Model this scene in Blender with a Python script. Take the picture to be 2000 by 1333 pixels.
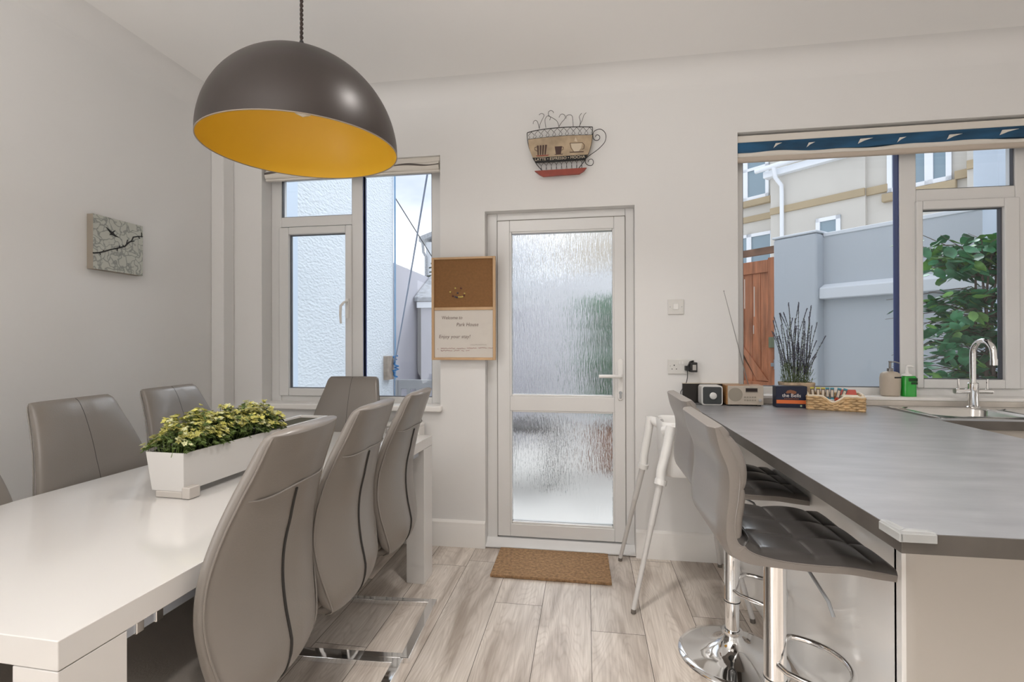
import bpy, bmesh, math, random
from math import sin, cos, pi, radians
from mathutils import Vector, Matrix, noise

SC = bpy.context.scene
for o in list(bpy.data.objects): bpy.data.objects.remove(o)
COL = SC.collection
# ------------------------------------------------------------------ camera
F = 950.0; EYE = Vector((0, 0, 1.26))
yaw, pit, rol = radians(8.65), radians(.146), radians(-.161)
FW = Vector((-sin(yaw)*cos(pit), cos(yaw)*cos(pit), sin(pit)))
r0 = Vector((cos(yaw), sin(yaw), 0)); u0 = r0.cross(FW)
RI = cos(rol)*r0 + sin(rol)*u0; UP = -sin(rol)*r0 + cos(rol)*u0
cam = bpy.data.cameras.new('camera'); cam.sensor_width = 36; cam.lens = F/2000*36
cam.clip_start = .02; cam.clip_end = 200
camo = bpy.data.objects.new('camera', cam); COL.objects.link(camo)
camo.matrix_world = Matrix(((RI.x, UP.x, -FW.x, EYE.x), (RI.y, UP.y, -FW.y, EYE.y), (RI.z, UP.z, -FW.z, EYE.z), (0, 0, 0, 1)))
SC.camera = camo
SC.view_settings.view_transform = 'Standard'; SC.view_settings.look = 'None'
SC.view_settings.exposure = 0.0; SC.view_settings.gamma = 1.0
SC.cycles.max_bounces = 10; SC.cycles.diffuse_bounces = 5; SC.cycles.transparent_max_bounces = 12
SC.cycles.sample_clamp_indirect = 6.0

# ------------------------------------------------------------------ world: overcast sky
W = bpy.data.worlds.new('overcast_sky'); SC.world = W; W.use_nodes = True
nt = W.node_tree; nt.nodes.clear()
wo = nt.nodes.new('ShaderNodeOutputWorld'); bg = nt.nodes.new('ShaderNodeBackground')
tc = nt.nodes.new('ShaderNodeTexCoord'); nz = nt.nodes.new('ShaderNodeTexNoise'); cr = nt.nodes.new('ShaderNodeValToRGB')
mp = nt.nodes.new('ShaderNodeMapping'); mp.inputs['Scale'].default_value = (1, 1, 2.6)
nz.inputs['Scale'].default_value = 2.2; nz.inputs['Detail'].default_value = 5
cr.color_ramp.elements[0].position = .35; cr.color_ramp.elements[0].color = (.56, .62, .75, 1)
cr.color_ramp.elements[1].position = .62; cr.color_ramp.elements[1].color = (1, 1, 1, 1)
nt.links.new(tc.outputs['Generated'], mp.inputs[0]); nt.links.new(mp.outputs[0], nz.inputs['Vector'])
nt.links.new(nz.outputs['Fac'], cr.inputs[0]); nt.links.new(cr.outputs[0], bg.inputs[0])
bg.inputs[1].default_value = 1.5; nt.links.new(bg.outputs[0], wo.inputs[0])

# bright patch of the overcast sky, high beyond the yard
sun = bpy.data.lights.new('bright_sky', 'SUN'); sun.energy = 3.3; sun.angle = radians(50); sun.color = (.95, .98, 1)
suno = bpy.data.objects.new('bright_sky', sun); COL.objects.link(suno)
suno.rotation_euler = Vector((-.42, -.78, -.75)).to_track_quat('-Z', 'Y').to_euler()
# ------------------------------------------------------------------ ceiling spots and added fill lights
def area(name, loc, size, power, col, rot=(0, 0, 0), size_y=None):
    l = bpy.data.lights.new(name, 'AREA'); l.energy = power; l.color = col
    if size_y: l.shape = 'RECTANGLE'; l.size = size; l.size_y = size_y
    else: l.shape = 'DISK'; l.size = size
    o = bpy.data.objects.new(name, l); COL.objects.link(o); o.location = loc; o.rotation_euler = rot
    return o
# added fill from the left behind the viewer; the wall there has no window
area('side_fill_light', (-2.38, -1.5, 1.15), 2.0, 42, (.97, .985, 1), (0, radians(-90), 0), 1.9)
# added up-facing fill behind the camera, brightens the room off the ceiling
area('ceiling_bounce_fill', (-.9, -.6, 1.85), 1.3, 58, (1, .99, .985), (radians(180), 0, 0))
SPOTS = [(-1.5, -1.6), (0.3, -1.6), (2.1, -1.6), (-.1, 0.2), (2.1, .3), (-.1, 1.6), (2.2, 1.2)]
for i, (x, y) in enumerate(SPOTS):
    area('ceiling_spot_light' if y < .5 else 'table_spot_light', (x, y, 2.80), .16, 10.0 if y < .5 else 9.0, (1, .965, .935)).data.spread = radians(110)

# ------------------------------------------------------------------ helpers
def link(o): COL.objects.link(o); return o
def tag(o, label=None, cat=None, group=None, kind=None):
    if label: o['label'] = label
    if cat: o['category'] = cat
    if group: o['group'] = group
    if kind: o['kind'] = kind
    return o
def thing(name, loc, label, cat, group=None, kind=None):
    o = bpy.data.objects.new(name, None); o.location = loc; o.empty_display_size = .05
    link(o); return tag(o, label, cat, group, kind)
def copy_tree(o, parent=None):
    c = o.copy(); COL.objects.link(c)
    if parent: c.parent = parent
    for ch in list(o.children): copy_tree(ch, c)
    return c

class B:
    def __init__(s): s.bm = bmesh.new(); s.mi = 0
    def face(s, vs):
        try: f = s.bm.faces.new(vs); f.material_index = s.mi; return f
        except ValueError: return None
    def hexa(s, P):
        v = [s.bm.verts.new(p) for p in P]
        for q in ((0, 3, 2, 1), (4, 5, 6, 7), (0, 1, 5, 4), (1, 2, 6, 5), (2, 3, 7, 6), (3, 0, 4, 7)): s.face([v[i] for i in q])
        return s
    def box(s, x0, x1, y0, y1, z0, z1):
        return s.hexa([(x0, y0, z0), (x1, y0, z0), (x1, y1, z0), (x0, y1, z0), (x0, y0, z1), (x1, y0, z1), (x1, y1, z1), (x0, y1, z1)])
    def obox(s, M, sx, sy, sz):
        return s.hexa([M @ Vector((a*sx/2, b*sy/2, c*sz/2)) for a, b, c in ((-1, -1, -1), (1, -1, -1), (1, 1, -1), (-1, 1, -1), (-1, -1, 1), (1, -1, 1), (1, 1, 1), (-1, 1, 1))])
    def loft(s, rings, cap=True, closed=False):
        R = [[s.bm.verts.new(p) for p in r] for r in rings]; n = len(R[0])
        m = len(R)
        for i in range(m if closed else m-1):
            a, b = R[i], R[(i+1) % m]
            for j in range(n): s.face([a[j], a[(j+1) % n], b[(j+1) % n], b[j]])
        if cap and not closed: s.face(list(reversed(R[0]))); s.face(R[-1])
        return s
    def tube(s, pts, r, n=10, closed=False, cap=True, flat=1.0):
        pts = [Vector(p) for p in pts]; m = len(pts); rings = []; nrm = None
        for i, p in enumerate(pts):
            if closed: t = pts[(i+1) % m]-pts[i-1]
            else: t = pts[min(i+1, m-1)]-pts[max(i-1, 0)]
            if t.length < 1e-9: t = Vector((0, 0, 1))
            t.normalize()
            if nrm is None:
                nrm = t.cross(Vector((0, 0, 1))) if abs(t.z) < .9 else t.cross(Vector((1, 0, 0)))
            nrm = (nrm - t*nrm.dot(t)).normalized(); bn = t.cross(nrm)
            rr = r[i] if isinstance(r, (list, tuple)) else r
            rings.append([p+rr*(cos(2*pi*k/n)*nrm+flat*sin(2*pi*k/n)*bn) for k in range(n)])
        return s.loft(rings, cap, closed)
    def lathe(s, prof, c=(0, 0, 0), n=32, M=None, cap=True):
        rings = []
        for r, z in prof:
            ring = [Vector((r*cos(2*pi*k/n), r*sin(2*pi*k/n), z)) for k in range(n)]
            rings.append([(M @ p if M else p)+Vector(c) for p in ring])
        return s.loft(rings, cap)
    def prism(s, poly, f, t0, t1):
        a = [s.bm.verts.new(f(p, t0)) for p in poly]; b = [s.bm.verts.new(f(p, t1)) for p in poly]; n = len(poly)
        for j in range(n): s.face([a[j], a[(j+1) % n], b[(j+1) % n], b[j]])
        s.face(list(reversed(a))); s.face(b); return s
    def mesh(s, me, M):
        s2 = me.copy(); s2.transform(M); n = len(s.bm.faces); s.bm.from_mesh(s2); s.bm.faces.ensure_lookup_table()
        for f in s.bm.faces[n:]: f.material_index = s.mi
        bpy.data.meshes.remove(s2); return s
    def build(s, name, mats, parent=None, smooth=False, bevel=0, seg=2, origin=None, label=None, recalc=True, subd=0, ang=40):
        if recalc: bmesh.ops.recalc_face_normals(s.bm, faces=s.bm.faces)
        me = bpy.data.meshes.new(name)
        root = parent
        while root is not None and root.parent is not None: root = root.parent
        if origin is None: origin = root.location if root is not None else Vector((0, 0, 0))
        bmesh.ops.translate(s.bm, verts=s.bm.verts, vec=-Vector(origin))
        s.bm.to_mesh(me); s.bm.free()
        if not isinstance(mats, (list, tuple)): mats = [mats]
        for m in mats: me.materials.append(m)
        if smooth:
            for p in me.polygons: p.use_smooth = True
            if smooth != 'all': me.set_sharp_from_angle(angle=radians(ang))
        o = bpy.data.objects.new(name, me); link(o)
        if parent is None: o.location = origin
        else: o.parent = parent
        if bevel:
            m = o.modifiers.new('bevel', 'BEVEL'); m.width = bevel; m.segments = seg; m.limit_method = 'ANGLE'; m.angle_limit = radians(35)
            if smooth is False:
                m.harden_normals = True
                for p in me.polygons: p.use_smooth = True
        if subd:
            m = o.modifiers.new('subsurf', 'SUBSURF'); m.levels = subd; m.render_levels = subd
        if label: o['label'] = label
        return o

def ray(u, v): return FW + RI*((u-1000)/F) + UP*((666.5-v)/F)
def at_y(u, v, y): d = ray(u, v); return EYE + d*(y/d.y)
def at_x(u, v, x): d = ray(u, v); return EYE + d*(x/d.x)
def at_z(u, v, z): d = ray(u, v); return EYE + d*((z-EYE.z)/d.z)

def smooth_prof(keys, n):
    # catmull-rom through keys (tuples), parameter uniform
    out = []; m = len(keys)
    for i in range(n+1):
        t = i/n*(m-1); k = min(int(t), m-2); f_ = t-k
        P = [keys[max(0, min(m-1, k+j))] for j in (-1, 0, 1, 2)]
        out.append([.5*((2*b_)+(-a+c)*f_+(2*a-5*b_+4*c-d)*f_*f_+(-a+3*b_-3*c+d)*f_**3) for a, b_, c, d in zip(*P)])
    return out
def text_mesh(body, size, extrude=.0004, align='CENTER', shear=0.0, space=1.0):
    cu = bpy.data.curves.new('lettering', 'FONT'); cu.body = body; cu.size = size; cu.extrude = extrude
    cu.align_x = align; cu.shear = shear; cu.space_character = space; cu.resolution_u = 3
    ob = bpy.data.objects.new('lettering', cu); link(ob); bpy.context.view_layer.update()
    me = bpy.data.meshes.new_from_object(ob.evaluated_get(bpy.context.evaluated_depsgraph_get()))
    bpy.data.objects.remove(ob); bpy.data.curves.remove(cu); return me
RX90 = Matrix.Rotation(pi/2, 4, 'X')

# ------------------------------------------------------------------ materials
MATS = {}
def mat(name, col, rough=.5, metal=0, coat=0, bump=0, bscale=40, bstretch=(1, 1, 1), spec=None, var=0, vscale=3, vstretch=(1, 1, 1), alpha=None, emit=None, sheen=0):
    m = bpy.data.materials.new(name); m.use_nodes = True; n = m.node_tree.nodes; L = m.node_tree.links
    p = n['Principled BSDF']; p.inputs['Base Color'].default_value = (*col, 1); p.inputs['Roughness'].default_value = rough
    p.inputs['Metallic'].default_value = metal; p.inputs['Coat Weight'].default_value = coat; p.inputs['Coat Roughness'].default_value = .08
    if spec is not None: p.inputs['Specular IOR Level'].default_value = spec
    if sheen: p.inputs['Sheen Weight'].default_value = sheen
    g = n.new('ShaderNodeTexCoord')
    if bump:
        mp = n.new('ShaderNodeMapping'); mp.inputs['Scale'].default_value = bstretch; L.new(g.outputs['Object'], mp.inputs[0])
        t = n.new('ShaderNodeTexNoise'); t.inputs['Scale'].default_value = bscale; t.inputs['Detail'].default_value = 4; L.new(mp.outputs[0], t.inputs['Vector'])
        b = n.new('ShaderNodeBump'); b.inputs['Strength'].default_value = bump; b.inputs['Distance'].default_value = .01
        L.new(t.outputs['Fac'], b.inputs['Height']); L.new(b.outputs[0], p.inputs['Normal'])
    if var:
        mp = n.new('ShaderNodeMapping'); mp.inputs['Scale'].default_value = vstretch; L.new(g.outputs['Object'], mp.inputs[0])
        t = n.new('ShaderNodeTexNoise'); t.inputs['Scale'].default_value = vscale; t.inputs['Detail'].default_value = 5; L.new(mp.outputs[0], t.inputs['Vector'])
        r = n.new('ShaderNodeValToRGB'); e = r.color_ramp.elements; e[0].position = .3; e[1].position = .7
        e[0].color = (*[max(0, c*(1-var)) for c in col], 1); e[1].color = (*[min(1, c*(1+var)) for c in col], 1)
        L.new(t.outputs['Fac'], r.inputs[0]); L.new(r.outputs[0], p.inputs['Base Color'])
    MATS[name] = m; return m
wall_m = mat('wall_paint', (.77, .762, .75), .65, bump=.02, bscale=60)
ceil_m = mat('ceiling_paint', (.88, .87, .855), .7, bump=.015, bscale=60)
trim_m = mat('white_gloss_trim', (.82, .80, .77), .35)
upvc = mat('white_upvc', (.73, .725, .715), .22, coat=.2)
gasket = mat('dark_rubber_gasket', (.09, .095, .11), .5)
gasket_b = mat('blue_edge_tape', (.035, .05, .16), .5)
chrome = mat('polished_chrome', (.88, .88, .88), .05, 1)
steel = mat('brushed_steel', (.72, .71, .69), .22, 1)
leather = mat('grey_taupe_leather', (.20, .178, .158), .38, coat=.12, bump=.06, bscale=220)
stool_l = mat('stool_leather', (.20, .178, .16), .32, coat=.15, bump=.04, bscale=200)
seat_l = mat('shaded_stool_leather', (.055, .05, .047), .3, coat=.15, bump=.04, bscale=200)  # same stool leather, the seat's dark reflection put into the colour
seam_m = mat('dark_seam_thread', (.02, .018, .016), .6)
seam_l = mat('pale_piping', (.22, .20, .18), .5)
white_gloss = mat('white_gloss_lacquer', (.62, .60, .575), .12, coat=.6)
panel_m = mat('white_gloss_panel', (.90, .89, .87), .10, coat=.7)
beige_panel = mat('cream_end_panel', (.50, .465, .42), .28, coat=.2)
lam_top = mat('grey_laminate_top', (.26, .26, .27), .33, var=.14, vscale=5, vstretch=(1, 3, 1), bump=.01, bscale=120)
lam_edge = mat('dark_laminate_edge', (.085, .075, .065), .4, var=.15, vscale=12)
ups_m = mat('dark_upstand', (.02, .017, .015), .3)
plastic_w = mat('white_plastic', (.82, .81, .79), .35)
switch_m = mat('switch_plate_plastic', (.70, .69, .66), .35)
plastic_b = mat('black_plastic', (.02, .02, .02), .4)
hc_leg = mat('pale_grey_leg_paint', (.62, .60, .58), .35)
hc_foot = mat('brown_leg_foot', (.16, .14, .12), .5)
coir = mat('coir_fibre', (.34, .20, .10), .95, bump=1.0, bscale=160, var=.35, vscale=60)
cork = mat('cork', (.235, .115, .042), .9, var=.08, vscale=80, bump=.08, bscale=200)
pine = mat('pine_frame', (.55, .36, .20), .5, var=.12, vscale=10, vstretch=(1, 1, .1))
wboard = mat('whiteboard_surface', (.60, .555, .50), .3)
ink = mat('grey_marker_ink', (.20, .15, .13), .6)
ink_r = mat('red_marker_ink', (.33, .05, .06), .6)
shade_out = mat('dark_bronze_metal', (.034, .025, .021), .40, .2, bump=.02, bscale=8)
shade_in = mat('yellow_enamel', (.92, .58, .05), .4)
rim_m = mat('shade_rim_tan', (.32, .26, .2), .5)
cord_m = mat('brown_fabric_cord', (.05, .035, .03), .8)
yellow_leaf = mat('variegated_leaf', (.55, .52, .15), .5, var=.5, vscale=30)
dark_leaf = mat('dark_green_leaf', (.10, .15, .03), .5, var=.4, vscale=30)
pale_leaf = mat('cream_tip_leaf', (.62, .62, .35), .5)
soil_m = mat('moss_soil', (.05, .045, .025), .9)
foot_m = mat('clear_acrylic_foot', (.50, .46, .42), .15, coat=.5)
canvas_side = mat('canvas_edge', (.33, .29, .24), .8)
black_ink = mat('black_print_ink', (.012, .012, .012), .7)
wire_m = mat('black_wire', (.03, .028, .026), .5)
cup_tan = mat('painted_tan_metal', (.42, .32, .21), .5, var=.25, vscale=14)
cup_red = mat('painted_red_metal', (.28, .045, .025), .45, var=.2, vscale=20)
cup_dark = mat('painted_brown', (.06, .025, .018), .5)
cup_cream = mat('painted_cream', (.62, .53, .40), .5)
wicker = mat('woven_wicker', (.55, .37, .19), .6, var=.3, vscale=30)
wicker_l = mat('pale_wicker_pot', (.48, .36, .25), .7, var=.3, vscale=25)
liner_m = mat('basket_lining', (.75, .66, .52), .6)
navy = mat('navy_card', (.012, .016, .04), .45)
orange = mat('orange_card', (.72, .17, .045), .5)
gold_m = mat('copper_print', (.25, .10, .05), .5)
white_ink = mat('white_print', (.80, .76, .72), .6)
greenish = mat('pale_green_print', (.5, .65, .4), .6)
radio_f = mat('champagne_radio_front', (.52, .46, .39), .38, .2)
radio_g = mat('radio_grille', (.38, .34, .28), .5, .2, bump=.5, bscale=900)
walnut = mat('walnut_case', (.34, .17, .06), .4, var=.2, vscale=10, vstretch=(1, 1, 6))
lcd = mat('dark_display', (.02, .012, .012), .15)
spk_rim = mat('silver_speaker_rim', (.70, .69, .67), .3, .2)
spk_face = mat('charcoal_speaker_cloth', (.055, .06, .062), .8, bump=.4, bscale=900)
stone_w = mat('beige_ceramic', (.50, .43, .35), .45)
pump_g = mat('grey_metal_pump', (.28, .27, .26), .3, .7)
green_s = mat('green_soap', (.01, .36, .03), .15, coat=.6)
blind_w = mat('off_white_blind_fabric', (.72, .68, .62), .8)
blind_h = mat('beige_blind_hem', (.52, .45, .38), .8)
blind_b = mat('deep_blue_fabric', (.012, .07, .15), .7, var=.45, vscale=5, vstretch=(1, 1, 4))
yel_p = mat('mustard_sachet', (.50, .45, .05), .4); brn_p = mat('brown_sachet', (.12, .08, .05), .4)
blu_p = mat('teal_sachet', (.03, .25, .34), .4); gry_p = mat('slate_sachet', (.09, .11, .13), .4)
pch = mat('beige_label_paper', (.60, .52, .42), .6); red_p = mat('red_paper', (.50, .07, .04), .5); cream_p = mat('cream_paper', (.78, .72, .58), .6)
brush = mat('lavender_bud', (.10, .095, .14), .7, var=.3, vscale=60); lav_stem = mat('lavender_stem', (.10, .13, .07), .7)
lav_leaf = mat('lavender_leaf', (.14, .19, .08), .6, var=.3, vscale=60)
# outside
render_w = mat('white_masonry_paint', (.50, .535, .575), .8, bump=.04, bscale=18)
coping = mat('coping_paint', (.70, .73, .77), .7)
lav_w = mat('lavender_white_wall', (.56, .555, .61), .85, bump=.03, bscale=6, var=.06, vscale=1)
smooth_w = mat('smooth_pale_blue_render', (.66, .76, .88), .8)
cream_r = mat('cream_render', (.61, .585, .535), .85, bump=.03, bscale=10, var=.05, vscale=.6)
band_m = mat('ochre_band', (.44, .35, .225), .8, var=.06, vscale=1)
wfr = mat('outdoor_white_upvc', (.86, .89, .93), .4)
wgl = mat('house_window_glass', (.22, .31, .37), .08, coat=.6)
gate_m = mat('red_brown_gate_wood', (.42, .16, .075), .7, var=.35, vscale=7, vstretch=(3, 3, .35), bump=.2, bscale=20, bstretch=(3, 3, .4))
gate_d = mat('weathered_rail_wood', (.20, .11, .07), .8, var=.3, vscale=8)
wear_m = mat('bare_wood_wear', (.62, .50, .42), .9)
iron = mat('galvanised_latch', (.40, .42, .44), .4, .8)
lock_m = mat('bronze_lock', (.20, .22, .14), .5, .4)
paving = mat('pale_paving', (.80, .78, .74), .85, var=.06, vscale=2)
leaf_m = mat('ficus_leaf', (.07, .25, .12), .38, var=.6, vscale=9)
leaf_b = mat('bright_ficus_leaf', (.20, .42, .10), .38, var=.4, vscale=9)
bark = mat('grey_brown_bark', (.16, .12, .10), .8)
slate = mat('slate_roof', (.34, .36, .39), .6, var=.3, vscale=20)
rope_b = mat('blue_rope', (.05, .22, .50), .7); cable_m = mat('grey_line', (.25, .30, .40), .7); cable_d = mat('dark_cable', (.05, .05, .055), .7)
timber = mat('weathered_timber', (.40, .33, .27), .8, var=.2, vscale=12)
chair_g = mat('grey_outdoor_plastic', (.34, .34, .35), .6)
pot_t = mat('terracotta_pot', (.28, .14, .09), .8)

def pebble():
    m = mat('pebbledash_render', (.74, .80, .85), .85); n = m.node_tree.nodes; L = m.node_tree.links
    g = n.new('ShaderNodeTexCoord'); mp = n.new('ShaderNodeMapping'); mp.inputs['Scale'].default_value = (1, .55, 1.2)
    v = n.new('ShaderNodeTexVoronoi'); v.inputs['Scale'].default_value = 48; v.feature = 'SMOOTH_F1'
    t = n.new('ShaderNodeTexNoise'); t.inputs['Scale'].default_value = 40; t.inputs['Detail'].default_value = 3
    a = n.new('ShaderNodeMath'); a.operation = 'ADD'; b = n.new('ShaderNodeBump'); b.inputs['Strength'].default_value = .4; b.inputs['Distance'].default_value = .015
    L.new(g.outputs['Object'], mp.inputs[0]); L.new(mp.outputs[0], v.inputs['Vector']); L.new(mp.outputs[0], t.inputs['Vector'])
    L.new(v.outputs['Distance'], a.inputs[0]); L.new(t.outputs['Fac'], a.inputs[1]); L.new(a.outputs[0], b.inputs['Height'])
    L.new(b.outputs[0], n['Principled BSDF'].inputs['Normal']); return m
pebble_m = pebble()

def clear_glass():
    m = bpy.data.materials.new('clear_pane_glass'); m.use_nodes = True; n = m.node_tree.nodes; L = m.node_tree.links; n.clear()
    o = n.new('ShaderNodeOutputMaterial'); t = n.new('ShaderNodeBsdfTransparent'); t.inputs[0].default_value = (.97, .985, 1, 1)
    g = n.new('ShaderNodeBsdfGlossy'); g.inputs['Roughness'].default_value = .01; f = n.new('ShaderNodeFresnel'); f.inputs[0].default_value = 1.35
    x = n.new('ShaderNodeMixShader'); L.new(f.outputs[0], x.inputs[0]); L.new(t.outputs[0], x.inputs[1]); L.new(g.outputs[0], x.inputs[2]); L.new(x.outputs[0], o.inputs[0])
    return m
glass = clear_glass()
def obscure_glass():
    m = bpy.data.materials.new('obscure_streaked_glass'); m.use_nodes = True; n = m.node_tree.nodes; L = m.node_tree.links; n.clear()
    o = n.new('ShaderNodeOutputMaterial'); r = n.new('ShaderNodeBsdfRefraction'); r.inputs['IOR'].default_value = 1.45; r.inputs['Roughness'].default_value = .16
    r.inputs[0].default_value = (.98, .99, 1, 1)
    g = n.new('ShaderNodeBsdfGlossy'); g.inputs['Roughness'].default_value = .12; x = n.new('ShaderNodeMixShader'); x.inputs[0].default_value = .05
    c = n.new('ShaderNodeTexCoord'); mp = n.new('ShaderNodeMapping'); mp.inputs['Scale'].default_value = (1, 1, .13)
    t = n.new('ShaderNodeTexNoise'); t.inputs['Scale'].default_value = 130; t.inputs['Detail'].default_value = 2; t.inputs['Distortion'].default_value = .4
    b = n.new('ShaderNodeBump'); b.inputs['Strength'].default_value = .55; b.inputs['Distance'].default_value = .004
    L.new(c.outputs['Object'], mp.inputs[0]); L.new(mp.outputs[0], t.inputs['Vector']); L.new(t.outputs['Fac'], b.inputs['Height'])
    L.new(b.outputs[0], r.inputs['Normal']); L.new(b.outputs[0], g.inputs['Normal'])
    L.new(r.outputs[0], x.inputs[1]); L.new(g.outputs[0], x.inputs[2]); L.new(x.outputs[0], o.inputs[0]); return m
obscure = obscure_glass()
def plastic_clear():
    m = bpy.data.materials.new('clear_soft_plastic'); m.use_nodes = True; n = m.node_tree.nodes; L = m.node_tree.links; n.clear()
    o = n.new('ShaderNodeOutputMaterial'); t = n.new('ShaderNodeBsdfTransparent'); t.inputs[0].default_value = (.9, .92, .92, 1)
    g = n.new('ShaderNodeBsdfPrincipled'); g.inputs['Base Color'].default_value = (.55, .55, .54, 1); g.inputs['Roughness'].default_value = .1
    x = n.new('ShaderNodeMixShader'); x.inputs[0].default_value = .55; L.new(t.outputs[0], x.inputs[1]); L.new(g.outputs[0], x.inputs[2]); L.new(x.outputs[0], o.inputs[0]); return m
clear_p = plastic_clear()

def floor_mat():
    m = mat('oak_plank_floor', (.5, .43, .37), .38); n = m.node_tree.nodes; L = m.node_tree.links; p = n['Principled BSDF']
    at = n.new('ShaderNodeAttribute'); at.attribute_name = 'plank'; g = n.new('ShaderNodeTexCoord')
    off = n.new('ShaderNodeVectorMath'); off.operation = 'MULTIPLY_ADD'; off.inputs[1].default_value = (1, 1, 1)
    sc = n.new('ShaderNodeVectorMath'); sc.operation = 'SCALE'; sc.inputs['Scale'].default_value = 37.0; L.new(at.outputs['Color'], sc.inputs[0])
    L.new(g.outputs['Object'], off.inputs[0]); L.new(sc.outputs[0], off.inputs[2])
    m1 = n.new('ShaderNodeMapping'); m1.inputs['Scale'].default_value = (5, 1.0, 1); L.new(off.outputs[0], m1.inputs[0])
    t1 = n.new('ShaderNodeTexNoise'); t1.inputs['Scale'].default_value = 1.7; t1.inputs['Detail'].default_value = 5; t1.inputs['Distortion'].default_value = .8; L.new(m1.outputs[0], t1.inputs['Vector'])
    r1 = n.new('ShaderNodeValToRGB'); e = r1.color_ramp.elements; e[0].position = .32; e[0].color = (.42, .355, .30, 1); e[1].position = .56; e[1].color = (.70, .63, .56, 1)
    L.new(t1.outputs['Fac'], r1.inputs[0])
    m2 = n.new('ShaderNodeMapping'); m2.inputs['Scale'].default_value = (60, 2.5, 1); L.new(off.outputs[0], m2.inputs[0])
    t2 = n.new('ShaderNodeTexNoise'); t2.inputs['Scale'].default_value = 2; t2.inputs['Detail'].default_value = 6; L.new(m2.outputs[0], t2.inputs['Vector'])
    r2 = n.new('ShaderNodeValToRGB'); e = r2.color_ramp.elements; e[0].position = .3; e[0].color = (.84, .82, .80, 1); e[1].position = .65; e[1].color = (1.05, 1.05, 1.05, 1); L.new(t2.outputs['Fac'], r2.inputs[0])
    m3 = n.new('ShaderNodeMapping'); m3.inputs['Scale'].default_value = (9, 1.3, 1); L.new(off.outputs[0], m3.inputs[0])
    wv = n.new('ShaderNodeTexNoise'); wv.inputs['Scale'].default_value = 1.0; wv.inputs['Detail'].default_value = 1; L.new(m3.outputs[0], wv.inputs['Vector'])
    ml = n.new('ShaderNodeMath'); ml.operation = 'MULTIPLY'; ml.inputs[1].default_value = 26; L.new(wv.outputs['Fac'], ml.inputs[0])
    fr = n.new('ShaderNodeMath'); fr.operation = 'PINGPONG'; fr.inputs[1].default_value = .5; L.new(ml.outputs[0], fr.inputs[0])
    r3 = n.new('ShaderNodeValToRGB'); e = r3.color_ramp.elements; e[0].position = 0; e[0].color = (.86, .84, .82, 1); e[1].position = .25; e[1].color = (1, 1, 1, 1); L.new(fr.outputs[0], r3.inputs[0])
    x1 = n.new('ShaderNodeMix'); x1.data_type = 'RGBA'; x1.blend_type = 'MULTIPLY'; x1.inputs['Factor'].default_value = 1; L.new(r1.outputs[0], x1.inputs['A']); L.new(r2.outputs[0], x1.inputs['B'])
    x2 = n.new('ShaderNodeMix'); x2.data_type = 'RGBA'; x2.blend_type = 'MULTIPLY'; x2.inputs['Factor'].default_value = .8; L.new(x1.outputs['Result'], x2.inputs['A']); L.new(r3.outputs[0], x2.inputs['B'])
    sp = n.new('ShaderNodeSeparateColor'); L.new(at.outputs['Color'], sp.inputs[0])
    mr = n.new('ShaderNodeMapRange'); mr.inputs['To Min'].default_value = .84; mr.inputs['To Max'].default_value = 1.16; L.new(sp.outputs[2], mr.inputs[0])
    x3 = n.new('ShaderNodeVectorMath'); x3.operation = 'SCALE'; L.new(x2.outputs['Result'], x3.inputs[0]); L.new(mr.outputs[0], x3.inputs['Scale'])
    L.new(x3.outputs[0], p.inputs['Base Color'])
    b = n.new('ShaderNodeBump'); b.inputs['Strength'].default_value = .08; b.inputs['Distance'].default_value = .003; L.new(t2.outputs['Fac'], b.inputs['Height']); L.new(b.outputs[0], p.inputs['Normal'])
    return m
floor_m = floor_mat()

# ================================================================== THE ROOM SHELL
WY = 2.93; WY2 = 3.20       # inner and outer faces of the wall with the door
XL, XR, YB, ZC = -2.41, 3.55, -3.3, 2.85
DX0, DX1, DZ = -.613, .285, 2.065         # door opening
LX0, LX1, LZ0, LZ1 = -2.118, -.897, .83, 2.43   # left window opening
RX0, RX1, RZ0, RZ1 = .857, 3.30, .952, 2.452    # right window opening

# floor with real boards
random.seed(4)
fb = bmesh.new(); cl = fb.loops.layers.color.new('plank')
def fq(x0, x1, y0, y1, z, c):
    v = [fb.verts.new(p) for p in ((x0, y0, z), (x1, y0, z), (x1, y1, z), (x0, y1, z))]
    f = fb.faces.new(v)
    for l in f.loops: l[cl] = c
    f.material_index = 0; return f
ev = [fb.verts.new(p) for p in ((XL-.05, YB-.05, -.003), (XR+.05, YB-.05, -.003), (XR+.05, WY2, -.003), (XL-.05, WY2, -.003))]
fb.faces.new(ev).material_index = 1
PW = .2295; joints = {0: 2.151, -4: 2.668, -1: 1.35, -2: 1.1, -3: 1.52, 1: 1.66, 2: 2.33, 3: 1.2, -5: 1.9}
g = .0011
for k in range(-11, 17):
    x0 = .0185 + k*PW; x1 = x0+PW
    y = joints.get(k, random.uniform(0, 1.2)); ys = [y]
    while ys[-1] < WY2: ys.append(ys[-1]+1.22)
    while ys[0] > YB: ys.insert(0, ys[0]-1.22)
    for a, b in zip(ys[:-1], ys[1:]):
        a2, b2 = max(a, YB), min(b, WY2)
        if b2 <= a2: continue
        rr = random.random(); c = (rr, random.random(), random.random(), 1)
        if k == 0 and a < 2.6: c = (rr, .2, .35, 1) if a > 2 else (rr, .3, .55, 1)
        fq(max(x0+g, XL), min(x1-g, XR), a2+g, b2-g, 0, c)
me = bpy.data.meshes.new('floor'); fb.to_mesh(me); fb.free(); me.materials.append(floor_m); me.materials.append(mat('board_gap', (.06, .05, .04), .9))
tag(link(bpy.data.objects.new('floor', me)), 'grey oak effect plank floor', 'floor', kind='structure')

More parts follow.
